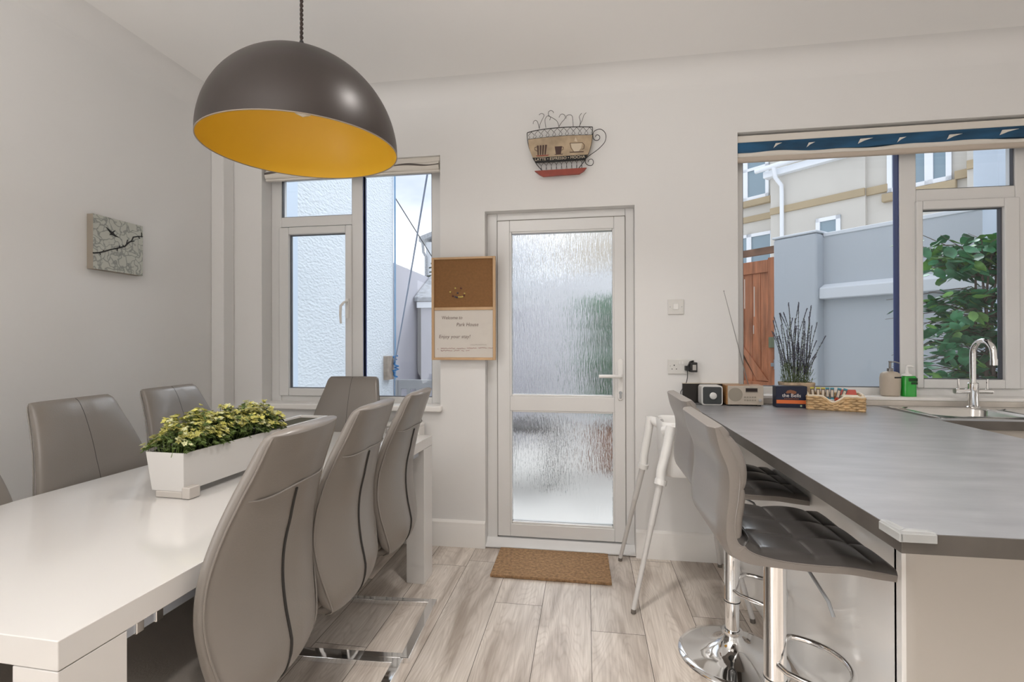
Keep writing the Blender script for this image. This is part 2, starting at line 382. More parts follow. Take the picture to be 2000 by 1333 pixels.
b = B(); b.box(XL-.1, XR+.1, YB-.1, WY2, ZC, ZC+.1); tag(b.build('ceiling', ceil_m), 'plain white ceiling', 'ceiling', kind='structure')
# wall with door and windows, built of piers around the openings
b = B()
for x0, x1, z0, z1 in ((XL-.1, LX0, -.1, ZC), (LX0, LX1, -.1, LZ0), (LX0, LX1, LZ1, ZC), (LX1, DX0, -.1, ZC), (DX0, DX1, DZ, ZC), (DX1, RX0, -.1, ZC), (RX0, RX1, -.1, RZ0), (RX0, RX1, RZ1, ZC), (RX1, XR+.1, -.1, ZC)):
    b.box(x0, x1, WY, WY2, z0, z1)
tag(b.build('wall_back', wall_m), 'white painted wall with the door and both windows', 'wall', kind='structure')
b = B(); b.box(XL-.1, XL, YB, WY, -.1, ZC); tag(b.build('wall_left', wall_m), 'white painted side wall behind the dining table', 'wall', kind='structure')
b = B(); b.box(XR, XR+.1, YB, WY, -.1, ZC); tag(b.build('wall_right', wall_m), 'white painted wall beyond the sink', 'wall', kind='structure')
b = B(); b.box(XL, XR, YB-.1, YB, -.1, ZC)
tag(b.build('wall_front', wall_m), 'white wall behind the viewer', 'wall', kind='structure')
b = B(); b.box(XL, -2.318, 2.83, WY, 0, ZC); tag(b.build('trim_1', wall_m, bevel=.008), 'white boxed-in pipe running up the room corner', 'boxing', kind='structure')
# cove between walls and ceiling
def cove(pts_fn, name, lab):
    b = B(); rad = .11; a = [(rad-rad*cos(t), rad-rad*sin(t)) for t in [i*pi/2/8 for i in range(9)]]
    poly = [(0, 0)]+[(p[0], p[1]) for p in a]
    return b, poly
b = B(); rad = .12; poly = [(0, 0)]+[(rad-rad*sin(t), rad-rad*cos(t)) for t in [i*pi/2/10 for i in range(11)]]
b.prism(poly, lambda p, t: (t, WY-p[0], ZC-p[1]), XL, XR)
tag(b.build('trim_2', wall_m, smooth='x'), 'rounded plaster cove above the door wall', 'cove', kind='structure')
b = B(); b.prism(poly, lambda p, t: (XL+p[0], t, ZC-p[1]), YB, WY)
tag(b.build('trim_3', wall_m, smooth='x'), 'rounded plaster cove above the side wall', 'cove', kind='structure')
# skirting boards
def skirt(name, lab, segs):
    b = B(); poly = [(0, 0), (.02, 0), (.02, .118), (.0165, .128), (.015, .148), (.008, .158), (0, .162)]
    for (p0, p1, nx, ny) in segs:
        p0, p1 = Vector((*p0, 0)), Vector((*p1, 0)); nn = Vector((nx, ny, 0))
        b.prism(poly, lambda p, t: p0+(p1-p0)*t+nn*p[0]+Vector((0, 0, p[1])), 0, 1)
    return tag(b.build(name, trim_m, smooth='x', ang=30), lab, 'skirting board', kind='structure')
skirt('baseboard_back', 'white moulded skirting along the door wall', [((-2.318, WY), (DX0-.0, WY), 0, -1), ((DX1, WY), (.79, WY), 0, -1)])
skirt('baseboard_left', 'white moulded skirting along the side wall', [((XL, YB), (XL, 2.83), 1, 0)])

# ------------------------------------------------------------------ windows
FY0, FY1 = 3.03, 3.095     # frame faces
def rect_frame(b, x0, x1, z0, z1, wl, wr, wb, wt, y0, y1):
    b.box(x0, x0+wl, y0, y1, z0, z1); b.box(x1-wr, x1, y0, y1, z0, z1)
    b.box(x0+wl, x1-wr, y0, y1, z0, z0+wb); b.box(x0+wl, x1-wr, y0, y1, z1-wt, z1)
def gask(b, x0, x1, z0, z1, y, w=.004):
    rect_frame(b, x0, x1, z0, z1, w, w, w, w, y-.0015, y+.02)

win = thing('window_1', (-1.5, 3.06, LZ0), 'white upvc window behind the dining table with one opening casement', 'window', kind='structure')
b = B(); x0, x1, z0, z1 = LX0-.0, LX1, LZ0+.03, LZ1
b.box(x0, -2.045, FY0, FY1, z0, z1); b.box(-.985, x1, FY0, FY1, z0, z1)
b.box(-2.045, -.985, FY0, FY1, z0, .905); b.box(-2.045, -.985, FY0, FY1, 2.37, z1)
b.box(-1.535, -1.458, FY0, FY1, .905, 2.37); b.box(-2.045, -1.535, FY0, FY1, 2.045, 2.112)
b.build('window_frame', upvc, win, bevel=.005)
b = B(); gask(b, -2.045, -1.535, 2.112, 2.37, FY0+.012); gask(b, -1.458, -.985, .905, 2.37, FY0+.012)
b.mi = 1; b.box(-1.4585, -1.454, FY0+.008, FY0+.05, .91, 2.36)
b.build('rubber_seal', [gasket, gasket_b], win)
b = B(); rect_frame(b, -2.054, -1.530, .903, 2.04, .07, .045, .052, .05, FY0-.016, FY0+.045); sash = b.build('casement_sash', upvc, win, bevel=.007)
b = B(); gask(b, -1.984, -1.575, .955, 1.99, FY0+.010, .004); b.build('rubber_seal', gasket, sash)
b = B(); b.box(-1.984, -1.575, FY0+.018, FY0+.024, .955, 1.99); b.build('pane', glass, sash)
b = B(); b.box(-2.045, -1.535, FY0+.03, FY0+.036, 2.112, 2.37); b.build('pane', glass, win)
b = B(); b.box(-1.458, -.985, FY0+.03, FY0+.036, .905, 2.37); b.build('pane', glass, win)
hx = -1.556
b = B(); b.box(hx-.012, hx+.012, FY0-.028, FY0-.016, 1.42, 1.55)
b.tube([(hx, FY0-.03, 1.53), (hx-.002, FY0-.06, 1.525), (hx-.022, FY0-.068, 1.50), (hx-.026, FY0-.066, 1.44), (hx-.024, FY0-.062, 1.385)], [.010, .010, .011, .010, .008], 10, flat=.7)
b.build('window_handle', plastic_w, win, smooth='x', bevel=.003)
b = B(); b.box(LX0-.045, LX1+.012, WY-.045, FY0, LZ0+.0, LZ0+.037); b.build('window_sill', trim_m, win, bevel=.009, seg=3)

win = thing('window_2', (2.0, 3.06, RZ0), 'wide white upvc kitchen window above the sink', 'window', kind='structure')
b = B(); z0, z1 = RZ0, RZ1
b.box(RX0, .915, FY0, FY1, z0, z1); b.box(3.22, RX1, FY0, FY1, z0, z1)
b.box(.915, 3.22, FY0, FY1, z0, .998); b.box(.915, 3.22, FY0, FY1, 2.36, z1)
b.box(1.745, 1.83, FY0, FY1, .998, 2.36); b.box(1.83, 2.315, FY0, FY1, 2.035, 2.108); b.box(2.315, 2.40, FY0, FY1, .998, 2.36)
b.build('window_frame', upvc, win, bevel=.005)
b = B(); gask(b, .915, 1.745, .998, 2.36, FY0+.012); gask(b, 1.83, 2.315, 2.108, 2.36, FY0+.012); gask(b, 2.40, 3.22, .998, 2.36, FY0+.012)
b.mi = 1; b.box(1.7395, 1.7455, FY0+.006, FY0+.05, 1.0, 2.35)
b.build('rubber_seal', [gasket, gasket_b], win)
b = B(); rect_frame(b, 1.822, 2.326, .998, 2.042, .034, .072, .050, .05, FY0-.016, FY0+.045); sash = b.build('casement_sash', upvc, win, bevel=.007)
b = B(); gask(b, 1.856, 2.254, 1.048, 1.992, FY0+.010, .004); b.box(2.247, 2.254, FY0+.006, FY0+.03, 1.05, 1.99); b.build('rubber_seal', gasket, sash)
b = B(); b.box(1.856, 2.254, FY0+.018, FY0+.024, 1.048, 1.992); b.build('pane', glass, sash)
for a, c, e, h in ((.915, 1.745, .998, 2.36), (1.83, 2.315, 2.108, 2.36), (2.40, 3.22, .998, 2.36)):
    b = B(); b.box(a, c, FY0+.03, FY0+.036, e, h); b.build('pane', glass, win)
b = B(); b.box(RX0, RX1, WY-.022, FY0, RZ0-.012, RZ0+.006); b.build('window_sill', trim_m, win, bevel=.003)

# blinds
bl = thing('roman_blind', (-1.5, 2.98, 2.37), 'folded off-white roman blind with a dark wavy line at the window behind the table', 'blind')
b = B(); b.box(LX0+.02, LX1-.006, 2.945, 3.0, 2.385, 2.43); b.build('headrail', blind_w, bl, bevel=.004)
b = B(); n = 60
prof = [(2.945, 2.40), (2.932, 2.385), (2.930, 2.362), (2.938, 2.348), (2.95, 2.342), (2.965, 2.348), (2.975, 2.37), (2.97, 2.40)]
b.loft([[(LX0+.02+(LX1-LX0-.03)*i/n, y+.002*sin(i*.7), z+.0025*sin(i*.33)) for y, z in prof] for i in range(n+1)])
b.build('folded_fabric', blind_w, bl, smooth='x', ang=60)
b = B(); R_ = []
for i in range(n+1):
    x = LX0+.02+(LX1-LX0-.03)*i/n; zc = 2.378+.005*sin(i*.42)+.003*sin(i*.17); w = .0045+.002*sin(i*.5+1)
    R_.append([(x, 2.9285, zc-w), (x, 2.9285, zc+w), (x, 2.9335, zc+w), (x, 2.9335, zc-w)])
b.loft(R_); b.build('wavy_line_print', mat('grey_brown_print', (.12, .10, .09), .8), bl)
b = B(); b.box(LX0+.02, LX1-.006, 2.94, 2.965, 2.332, 2.345); b.build('bottom_bar', blind_w, bl, bevel=.003)

bl = thing('roman_blind', (2.0, 2.97, 2.3), 'folded deep blue and white patterned roman blind above the sink window', 'blind')
b = B(); b.box(RX0+.003, RX1-.01, 2.945, 3.01, 2.398, 2.438); b.build('headrail', blind_w, bl, bevel=.004)
b = B(); n = 140
rings = []
for i in range(n+1):
    x = RX0+.004+(RX1-RX0-.01)*i/n; wv = .004*sin(x*9)+.003*sin(x*23+1)
    rings.append([(x, 2.96, 2.399), (x, 2.945, 2.397), (x, 2.938, 2.38), (x, 2.937+wv*.3, 2.355), (x, 2.940, 2.333+wv), (x, 2.955, 2.330+wv), (x, 2.97, 2.345)])
b.loft(rings); fabric = b.build('blue_fabric_fold', blind_b, bl, smooth='x', ang=60)
b = B(); random.seed(2)
x = 1.05
while x < 3.2:
    z = 2.368+random.uniform(-.006, .006); w = random.choice((.045, .075, .09))
    b.prism([(0, -.020), (.012, .006), (w, .008), (w*.45, -.004)], lambda p, t: (x+p[0], t, z+p[1]), 2.9345, 2.9372)
    x += random.uniform(.16, .30)
b.build('white_triangle_print', blind_w, bl)
b = B(); rings = []
for i in range(n+1):
    x = RX0+.004+(RX1-RX0-.01)*i/n; wv = .006*sin(x*7+.6)+.003*sin(x*19)
    rings.append([(x, 2.944, 2.337+wv), (x, 2.936, 2.329+wv), (x, 2.938, 2.314+wv*.5), (x, 2.955, 2.308), (x, 2.965, 2.33)])
b.loft(rings); b.build('white_fabric_fold', blind_w, bl, smooth='x', ang=60)
b = B(); rings = []
for i in range(n+1):
    x = RX0+.004+(RX1-RX0-.01)*i/n; wv = .003*sin(x*11+2)
    rings.append([(x, 2.95, 2.328+wv), (x, 2.944, 2.318+wv), (x, 2.944, 2.292+wv*.3), (x, 2.950, 2.286), (x, 2.962, 2.286), (x, 2.966, 2.32)])
b.loft(rings); b.build('beige_hem', blind_h, bl, smooth='x', ang=60)

# ------------------------------------------------------------------ door
door = thing('door_1', (-.16, 3.03, 0), 'white upvc back door with two panels of obscure streaked glass', 'door', kind='structure')
b = B(); b.box(DX0, -.548, 2.995, 3.07, .0, DZ); b.box(.235, DX1, 2.995, 3.07, 0, DZ); b.box(-.548, .235, 2.995, 3.07, 2.02, DZ)
b.build('door_frame', upvc, door, bevel=.004)
b = B(); poly = [(2.925, .004), (2.925, .014), (2.96, .022), (2.985, .045), (3.07, .05), (3.07, .0)]
b.prism(poly, lambda p, t: (t, p[0], p[1]), DX0, DX1); b.build('threshold', upvc, door, bevel=.002)
b = B(); y0, y1 = 2.985, 3.045
b.box(-.5455, -.468, y0, y1, .056, 2.016); b.box(.168, .2325, y0, y1, .056, 2.016)
b.box(-.468, .168, y0, y1, 1.945, 2.016); b.box(-.468, .168, y0, y1, .835, .925); b.box(-.468, .168, y0, y1, .056, .135)
leaf = b.build('door_leaf', upvc, door, bevel=.004)
b = B(); rect_frame(b, -.470, .170, .923, 1.947, .014, .012, .014, .012, y0+.004, y1)
rect_frame(b, -.470, .170, .133, .837, .014, .012, .014, .012, y0+.004, y1); b.build('glazing_bead', upvc, leaf, bevel=.005)
for a, c in ((.937, 1.935), (.147, .825)):
    b = B(); b.box(-.456, .158, 3.012, 3.020, a, c); b.build('obscure_pane', obscure, leaf)
b = B(); b.prism([(x*1.0, z) for x, z in [(.016*cos(t), .10+.016*sin(t)) for t in [i*pi/8 for i in range(9)]]+[(.016*cos(t), -.12+.016*sin(t)) for t in [pi+i*pi/8 for i in range(9)]]], lambda p, t: (.203+p[0], t, 1.045+p[1]), y0-.009, y0+.001)
pl_ = b.build('handle_plate', plastic_w, door, smooth='x', bevel=.003)
b = B(); b.tube([(.203, y0-.005, 1.055), (.203, y0-.04, 1.055), (.19, y0-.052, 1.055), (.14, y0-.054, 1.056), (.075, y0-.052, 1.056)], [.011, .011, .011, .0105, .010], 12); b.build('lever_handle', plastic_w, pl_, smooth='x')
b = B(); b.lathe([(.0, 0), (.010, 0), (.010, .012), (0, .012)], (.203, y0-.009, .955), 16, Matrix.Rotation(pi/2, 4, 'X')); b.box(.197, .209, y0-.02, y0-.008, .925, .955)
b.build('key_cylinder', iron, pl_, smooth='x')
b = B(); gk = .004
b.box(-.5485, -.5455, 2.990, 3.04, .05, 2.02); b.box(.2325, .2355, 2.990, 3.04, .05, 2.02); b.box(-.548, .235, 2.990, 3.04, 2.016, 2.020)
b.build('door_seal', mat('grey_door_seal', (.25, .23, .21), .6), door)

# ================================================================== OUTSIDE
b = B(); b.box(-40, 40, WY2+.0, 60, -.25, -.12); tag(b.build('ground', paving), 'pale paved yard outside the windows', 'paving', kind='structure')
# near rendered wing
b = B(); b.box(-6, -2.352, 3.69, 5.72, -.12, 5.5); wg = b.build('house_wing', pebble_m); tag(wg, 'pale blue pebbledashed house wing close outside the left window', 'building')
b = B(); b.box(-6, -2.342, 3.35, 3.69, -.12, 5.5); b.build('smooth_quoin', smooth_w, wg)
b = B(); b.tube([(-2.335, 5.735, -.1), (-2.335, 5.735, 5.5)], .012, 8); b.build('corner_bead', mat('blue_corner_bead', (.25, .42, .62), .6), wg)
b = B(); b.box(-2.6, -2.36, 5.75, 14, -.12, 2.25); w = b.build('garden_wall', lav_w); tag(w, 'lavender-white rendered garden wall running away from the house wing', 'wall')
sh = thing('garden_shed', (-1.8, 6.7, -.12), 'small white rendered shed with a lean-to slate roof', 'shed')
b = B(); b.box(-2.27, -.9, 6.5, 8.0, -.12, 1.83); b.build('shed_wall', lav_w, sh)
b = B(); b.hexa([(-2.34, 6.42, 1.83), (-.85, 6.42, 1.83), (-.85, 8.05, 2.7), (-2.34, 8.05, 2.7), (-2.34, 6.42, 1.88), (-.85, 6.42, 1.88), (-.85, 8.05, 2.76), (-2.34, 8.05, 2.76)])
b.build('roof', slate, sh)
b = B(); b.box(-2.31, -.88, 6.44, 6.49, 1.74, 1.82); b.build('fascia', wfr, sh)
hs = thing('distant_house', (-4, 21, -.12), 'far white gabled house with a dark gutter beyond the garden wall', 'house')
b = B(); b.box(-6.75, -2, 20, 24, -.12, 5.55); b.build('house_wall', coping, hs)
b = B(); b.hexa([(-7.0, 19.8, 5.55), (-1.8, 19.8, 7.4), (-1.8, 24.2, 7.4), (-7.0, 24.2, 5.55), (-7.0, 19.8, 5.75), (-1.8, 19.8, 7.6), (-1.8, 24.2, 7.6), (-7.0, 24.2, 5.75)]); b.build('roof', slate, hs)
b = B(); b.tube([(-6.85, 19.85, 5.5), (-6.82, 19.85, 5.1), (-6.72, 19.9, 4.9), (-6.72, 19.9, 0)], .06, 8); b.build('downpipe', slate, hs)
tr = thing('bare_tree', (-6.9, 16, -.12), 'leafless winter tree behind the garden wall', 'tree')
b = B(); random.seed(11)
def branch(b, p, d, L, r, k):
    q = p+d*L; b.tube([p, p+d*L*.5+Vector((random.uniform(-.03, .03), 0, .02)), q], [r, r*.8, r*.6], 5)
    if k > 0:
        for _ in range(3):
            dd = (d+Vector((random.uniform(-.6, .6), random.uniform(-.4, .4), random.uniform(-.1, .5)))).normalized(); branch(b, q, dd, L*random.uniform(.6, .8), r*.55, k-1)
branch(b, Vector((-6.9, 16, -.12)), Vector((0, 0, 1)), 1.35, .05, 5); b.build('branches', bark, tr)
cf = thing('conifer', (-5.6, 17.5, -.12), 'dark conifer beside the far house', 'tree')
b = B()
for i in range(60):
    z = 4.3-.06*i; L = .12+.018*i; a = i*2.4; b.hexa([Vector((-5.6, 17.5, z))+v for v in (Vector((0, 0, 0)), Vector((L*cos(a), L*sin(a), -.05)), Vector((L*cos(a+.5), L*sin(a+.5), -.05)), Vector((0, .02, 0)), Vector((0, 0, .05)), Vector((L*cos(a), L*sin(a), 0)), Vector((L*cos(a+.5), L*sin(a+.5), 0)), Vector((0, .02, .05)))])
b.build('foliage', mat('far_conifer_green', (.05, .07, .06), .8), cf)
b = B(); b.tube([(-5.6, 17.5, -.12), (-5.6, 17.5, 4.3)], [.1, .03], 8); b.build('trunk', bark, cf)
# washing line and fittings
tb = B(); tb.box(-2.352, -2.30, 5.42, 5.60, .82, 1.10); t_ = tb.build('cleat_block', timber); tag(t_, 'weathered timber cleat block fixed to the pebbledashed corner', 'wood block')
wl = thing('washing_line', (-2.29, 5.6, 1.0), 'pale blue washing line slanting down to the timber block', 'rope')
p0, p1 = at_y(838, 320, 3.4), Vector((-2.285, 5.60, 1.02))
b = B(); b.tube([p0.lerp(p1, i/20)-Vector((0, 0, .03*sin(pi*i/20))) for i in range(21)], .007, 6); b.build('line', cable_m, wl)
b = B(); random.seed(5); b.tube([Vector((-2.275+random.uniform(-.03, .035), 5.58+random.uniform(-.03, .03), 1.10-.012*i+random.uniform(-.015, .015))) for i in range(22)], .010, 6); b.build('rope_bundle', rope_b, wl)
b = B(); p0, p1 = Vector((-2.33, 5.74, at_x(773, 388, -2.33).z)), at_y(850, 512, 6.2)
b.tube([p0.lerp(p1, i/14) for i in range(15)], .006, 6); tag(b.build('overhead_cable', cable_d), 'thin dark cable crossing the sky in the left window', 'cable')
gc = thing('garden_chair', (-1.75, 4.7, -.12), 'grey plastic garden chair outside, near the timber block', 'chair', 'garden chairs outside the left window')
def gchair(root):
    c = root.location; X, Y, Z = c
    b = B(); b.box(X-.25, X+.25, Y-.22, Y+.24, Z+.42, Z+.45); b.build('seat', chair_g, root, bevel=.01)
    for sx in (-1, 1):
        for sy in (-1, 1):
            b = B(); b.tube([(X+sx*.24, Y+sy*.22, Z), (X+sx*.23, Y+sy*.2, Z+(.64 if sy < 0 else .98))], .017, 8); b.build('leg', chair_g, root)
        b = B(); b.tube([(X+sx*.25, Y-.24, Z+.62), (X+sx*.25, Y-.2, Z+.655), (X+sx*.25, Y+.22, Z+.67)], .024, 8); b.build('armrest', chair_g, root, smooth='x')
    b = B(); b.box(X-.25, X+.25, Y+.2, Y+.225, Z+.89, Z+.99)
    for i in range(5): b.box(X-.2+i*.1-.02, X-.2+i*.1+.02, Y+.2, Y+.215, Z+.5, Z+.9)
    b.build('backrest', chair_g, root, bevel=.008)
gchair(gc)
c2 = copy_tree(gc); c2.location = (-1.22, 4.45, -.12); c2['label'] = 'grey plastic garden chair outside, beside the window edge under the cork board'

# diagonal garden wall with pier, ledge and gate
P0 = Vector((2.42, 5.43, 0)); DW = Vector((-.649, .760, 0)).normalized(); NW = Vector((-DW.y, DW.x, 0))   # NW points to the camera side
if NW.y > 0: NW = -NW
def dia(s, t, z): return P0+DW*s+NW*t+Vector((0, 0, z))
def dbox(b, s0, s1, t0, t1, z0, z1, z0b=None, z1b=None):
    z0b = z0 if z0b is None else z0b; z1b = z1 if z1b is None else z1b
    return b.hexa([dia(s0, t0, z0), dia(s1, t0, z0b), dia(s1, t1, z0b), dia(s0, t1, z0), dia(s0, t0, z1), dia(s1, t0, z1b), dia(s1, t1, z1b), dia(s0, t1, z1)])
wl = thing('yard_wall', dia(0, 0, -.12), 'tall white painted yard wall with a ledge, outside the kitchen window', 'wall')
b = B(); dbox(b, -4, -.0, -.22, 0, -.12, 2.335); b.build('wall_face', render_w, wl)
b = B(); dbox(b, 1.55, 9, -.22, 0, -.12, 2.36); b.build('far_wall_face', mat('brightened_masonry', (.93, .94, .94), .8, bump=.04, bscale=18), wl, label='stretch of the yard wall beyond the gate, with added brightness in its colour')  # yard wall colour lifted here to stand in for light behind the door glass
b = B(); dbox(b, -4, 0, -.25, .012, 2.335, 2.375); dbox(b, 1.55, 9, -.25, .012, 2.36, 2.40); b.build('coping', coping, wl, bevel=.008)
b = B(); b.hexa([dia(-4, 0, 1.69), dia(0, 0, 1.69), dia(0, .10, 1.69), dia(-4, .10, 1.69), dia(-4, 0, 1.85), dia(0, 0, 1.85), dia(0, .10, 1.80), dia(-4, .10, 1.80)]); b.build('ledge', coping, wl, bevel=.012)
pr_ = thing('gate_pier', dia(.25, 0, -.12), 'broad white painted pier between the wooden gate and the ledged wall', 'pier')
b = B(); dbox(b, .0, .45, -.22, .14, -.12, 2.37); b.build('pier_body', render_w, pr_, bevel=.03, seg=3)
b = B(); dbox(b, -.01, .46, -.25, .15, 2.37, 2.395); b.build('coping', coping, pr_, bevel=.01)
tw = B(); q0 = at_y(1952, 700, 4.35); tw.box(q0.x, q0.x+2.0, 4.35, 4.6, -.12, 4.2); tag(tw.build('rear_wing_wall', mat('pale_blue_masonry', (.62, .70, .80), .8, bump=.04, bscale=18)), 'tall pale blue rendered wall at the far edge of the kitchen window', 'wall')
# gate
gt = thing('garden_gate', dia(1.0, 0, -.12), 'red-brown ledged and braced wooden garden gate', 'gate')
G0, G1, GZ = .46, 1.50, 2.19
b = B(); n = 8
for i in range(n):
    a = G0+.13+(G1-G0-.24)*i/n; c = G0+.13+(G1-G0-.24)*(i+1)/n; dbox(b, a+.003, c-.003, -.05, -.025, 0.0, GZ-.05)
b.build('boards', gate_m, gt, bevel=.003)
b = B(); dbox(b, G0, G0+.13, -.06, .0, -.05, GZ+.02); dbox(b, G1-.11, G1, -.06, 0, -.05, GZ+.02); b.build('stile', gate_m, gt, bevel=.005)
b = B(); b.bm.free()
for t0, t1, z0, z1 in ((-.04, -.002, GZ-.14, GZ), (-.03, -.004, .62, .80), (-.03, -.004, -.03, .12)): b = B(); dbox(b, G0+.13, G1-.11, t0, t1, z0, z1); b.build('ledge_rail', gate_m, gt, bevel=.004)
b = B()
b.hexa([dia(G0+.13, -.03, .81), dia(G0+.27, -.03, .81), dia(G1-.11, -.03, 2.02), dia(G1-.11, -.03, 1.85), dia(G0+.13, -.006, .81), dia(G0+.27, -.006, .81), dia(G1-.11, -.006, 2.02), dia(G1-.11, -.006, 1.85)])
b.hexa([dia(G0+.13, -.03, .61), dia(G0+.25, -.03, .61), dia(G1-.25, -.03, .13), dia(G1-.4, -.03, .13), dia(G0+.13, -.006, .61), dia(G0+.25, -.006, .61), dia(G1-.25, -.006, .13), dia(G1-.4, -.006, .13)])
b.build('brace', gate_m, gt, bevel=.003)
b = B()
for s, z0, z1 in ((G0+.30, 1.55, 1.9), (G0+.42, 1.65, 2.0), (G0+.31, 1.35, 1.45), (G0+.5, .5, .57)): b = B(); dbox(b, s, s+.012, -.024, -.022, z0, z1); b.build('bare_wood_patch', wear_m, gt)
b = B(); dbox(b, G0+.0, G0+.11, .0, .03, 1.19, 1.31); b.build('lock', lock_m, gt, bevel=.006)
b = B(); dbox(b, G0+.0, G0+.09, .0, .02, .98, 1.02); dbox(b, G0+.03, G0+.05, .0, .03, .95, 1.06); b.build('latch', iron, gt, bevel=.003)
b = B(); dbox(b, .455, 1.545, -.06, .0, 2.26, 2.335); tag(b.build('timber_rail', gate_d), 'weathered brown timber rail spanning above the garden gate', 'wood beam')

# cream building beyond
H0 = Vector((6.26, 12.08, 0)); DH = Vector((-.697, .717, 0)).normalized(); NH = Vector((-DH.y, DH.x, 0))
if NH.y > 0: NH = -NH
def hou(s, t, z): return H0+DH*s+NH*t+Vector((0, 0, z))
def on_house(u, v, t=0):
    d = ray(u, v); o = H0+NH*t; k = (o-EYE).dot(NH)/d.dot(NH); p = EYE+d*k; return (p-H0).dot(DH), p.z
def hb(b, s0, s1, t0, t1, z0, z1): return b.hexa([hou(s0, t0, z0), hou(s1, t0, z0), hou(s1, t1, z0), hou(s0, t1, z0), hou(s0, t0, z1), hou(s1, t0, z1), hou(s1, t1, z1), hou(s0, t1, z1)])
hs = thing('cream_house', hou(0, -2, -.12), 'cream rendered house with ochre bands and white sash windows beyond the yard wall', 'building')
sA = on_house(1505, 400)[0]; zE = on_house(1560, 317)[1]
b = B(); hb(b, -9, 0, -5, -.10, -.12, zE+3); hb(b, 0, sA, -5, 0, -.12, zE+.0); hb(b, -9, on_house(1892, 330)[0], -5, .12, -.12, zE+3); b.build('house_wall', cream_r, hs)
b = B(); hb(b, sA, sA+9, -6, -.9, -.12, zE+3); b.build('set_back_wall', cream_r, hs)
zb1 = on_house(1691, 367)[1]; zb0 = on_house(1691, 382)[1]
b = B(); hb(b, 0, sA, -.02, .05, zb0, zb1); hb(b, on_house(1732, 370)[0], 0, -.12, -.03, zb0, zb1); hb(b, on_house(1893, 330)[0], on_house(1863, 330)[0], -.12, -.03, zb0-.05, zb1-.05); hb(b, -9, on_house(1892, 330)[0], .1, .17, zb0+.05, zb1+.05)
hb(b, sA, sA+9, -.95, -.85, zb0+.15, zb1+.15)
b.build('ochre_band', band_m, hs, bevel=.01)
b = B(); hb(b, -.0, sA+.12, -.1, .16, zE-.22, zE-.05); b.build('fascia', wfr, hs, bevel=.02)
b = B(); b.tube([hou(-.2, .28, zE+.02), hou(sA+.25, .28, zE-.02)], .065, 10); b.build('gutter', wfr, hs, smooth='x')
b = B(); s = on_house(1530, 400)[0]; b.tube([hou(s+.1, .28, zE-.05), hou(s+.08, .25, zE-.3), hou(s, .1, zE-.5), hou(s, .08, zE-.7), hou(s, .08, -.1)], .05, 10); b.build('downpipe', wfr, hs, smooth='x')
def hwin(u0, v0, u1, v1, t, nx=2, nz=2, sill=True, zt=None, split=.4):
    s0, zt_ = on_house(u0, v0, t); s1, zb = on_house(u1, v1, t); zt = zt_ if zt is None else zt
    s0, s1 = min(s0, s1), max(s0, s1)
    b = B(); hb(b, s0, s1, t-.01, t+.02, zb, zt); w_ = b.build('window_glass', wgl, hs)
    b = B(); fw_ = .09; T0, T1 = t+.0, t+.06
    hb(b, s0, s0+fw_, T0, T1, zb, zt); hb(b, s1-fw_, s1, T0, T1, zb, zt); hb(b, s0, s1, T0, T1, zb, zb+fw_); hb(b, s0, s1, T0, T1, zt-fw_, zt)
    for i in range(1, nx): x = s0+(s1-s0)*i/nx; hb(b, x-.07, x+.07, T0, T1, zb, zt)
    for i in range(1, nz): z = zb+(zt-zb)*(1-split); hb(b, s0, s1, T0, T1, z-.04, z+.04)
    b.build('window_frame', wfr, w_)
    if sill: b = B(); hb(b, s0-.08, s1+.08, t, t+.14, zb-.2, zb-.02); b.build('stone_sill', band_m, w_, bevel=.02)
tB = -.9
hwin(1415, 300, 1503, 383, tB, 2, 2, zt=on_house(1470, 300, tB)[1]+.6, split=.55)
hwin(1420, 455, 1513, 520, tB, 2, 1, sill=False, zt=on_house(1500, 452, tB)[1])
hwin(1595, 428, 1643, 470, .0, 1, 1, sill=False, zt=on_house(1620, 424, 0)[1])
hwin(1734, 372, 1860, 352, -.1, 3, 2, zt=on_house(1860, 352, -.1)[1]+1.6, split=.45)

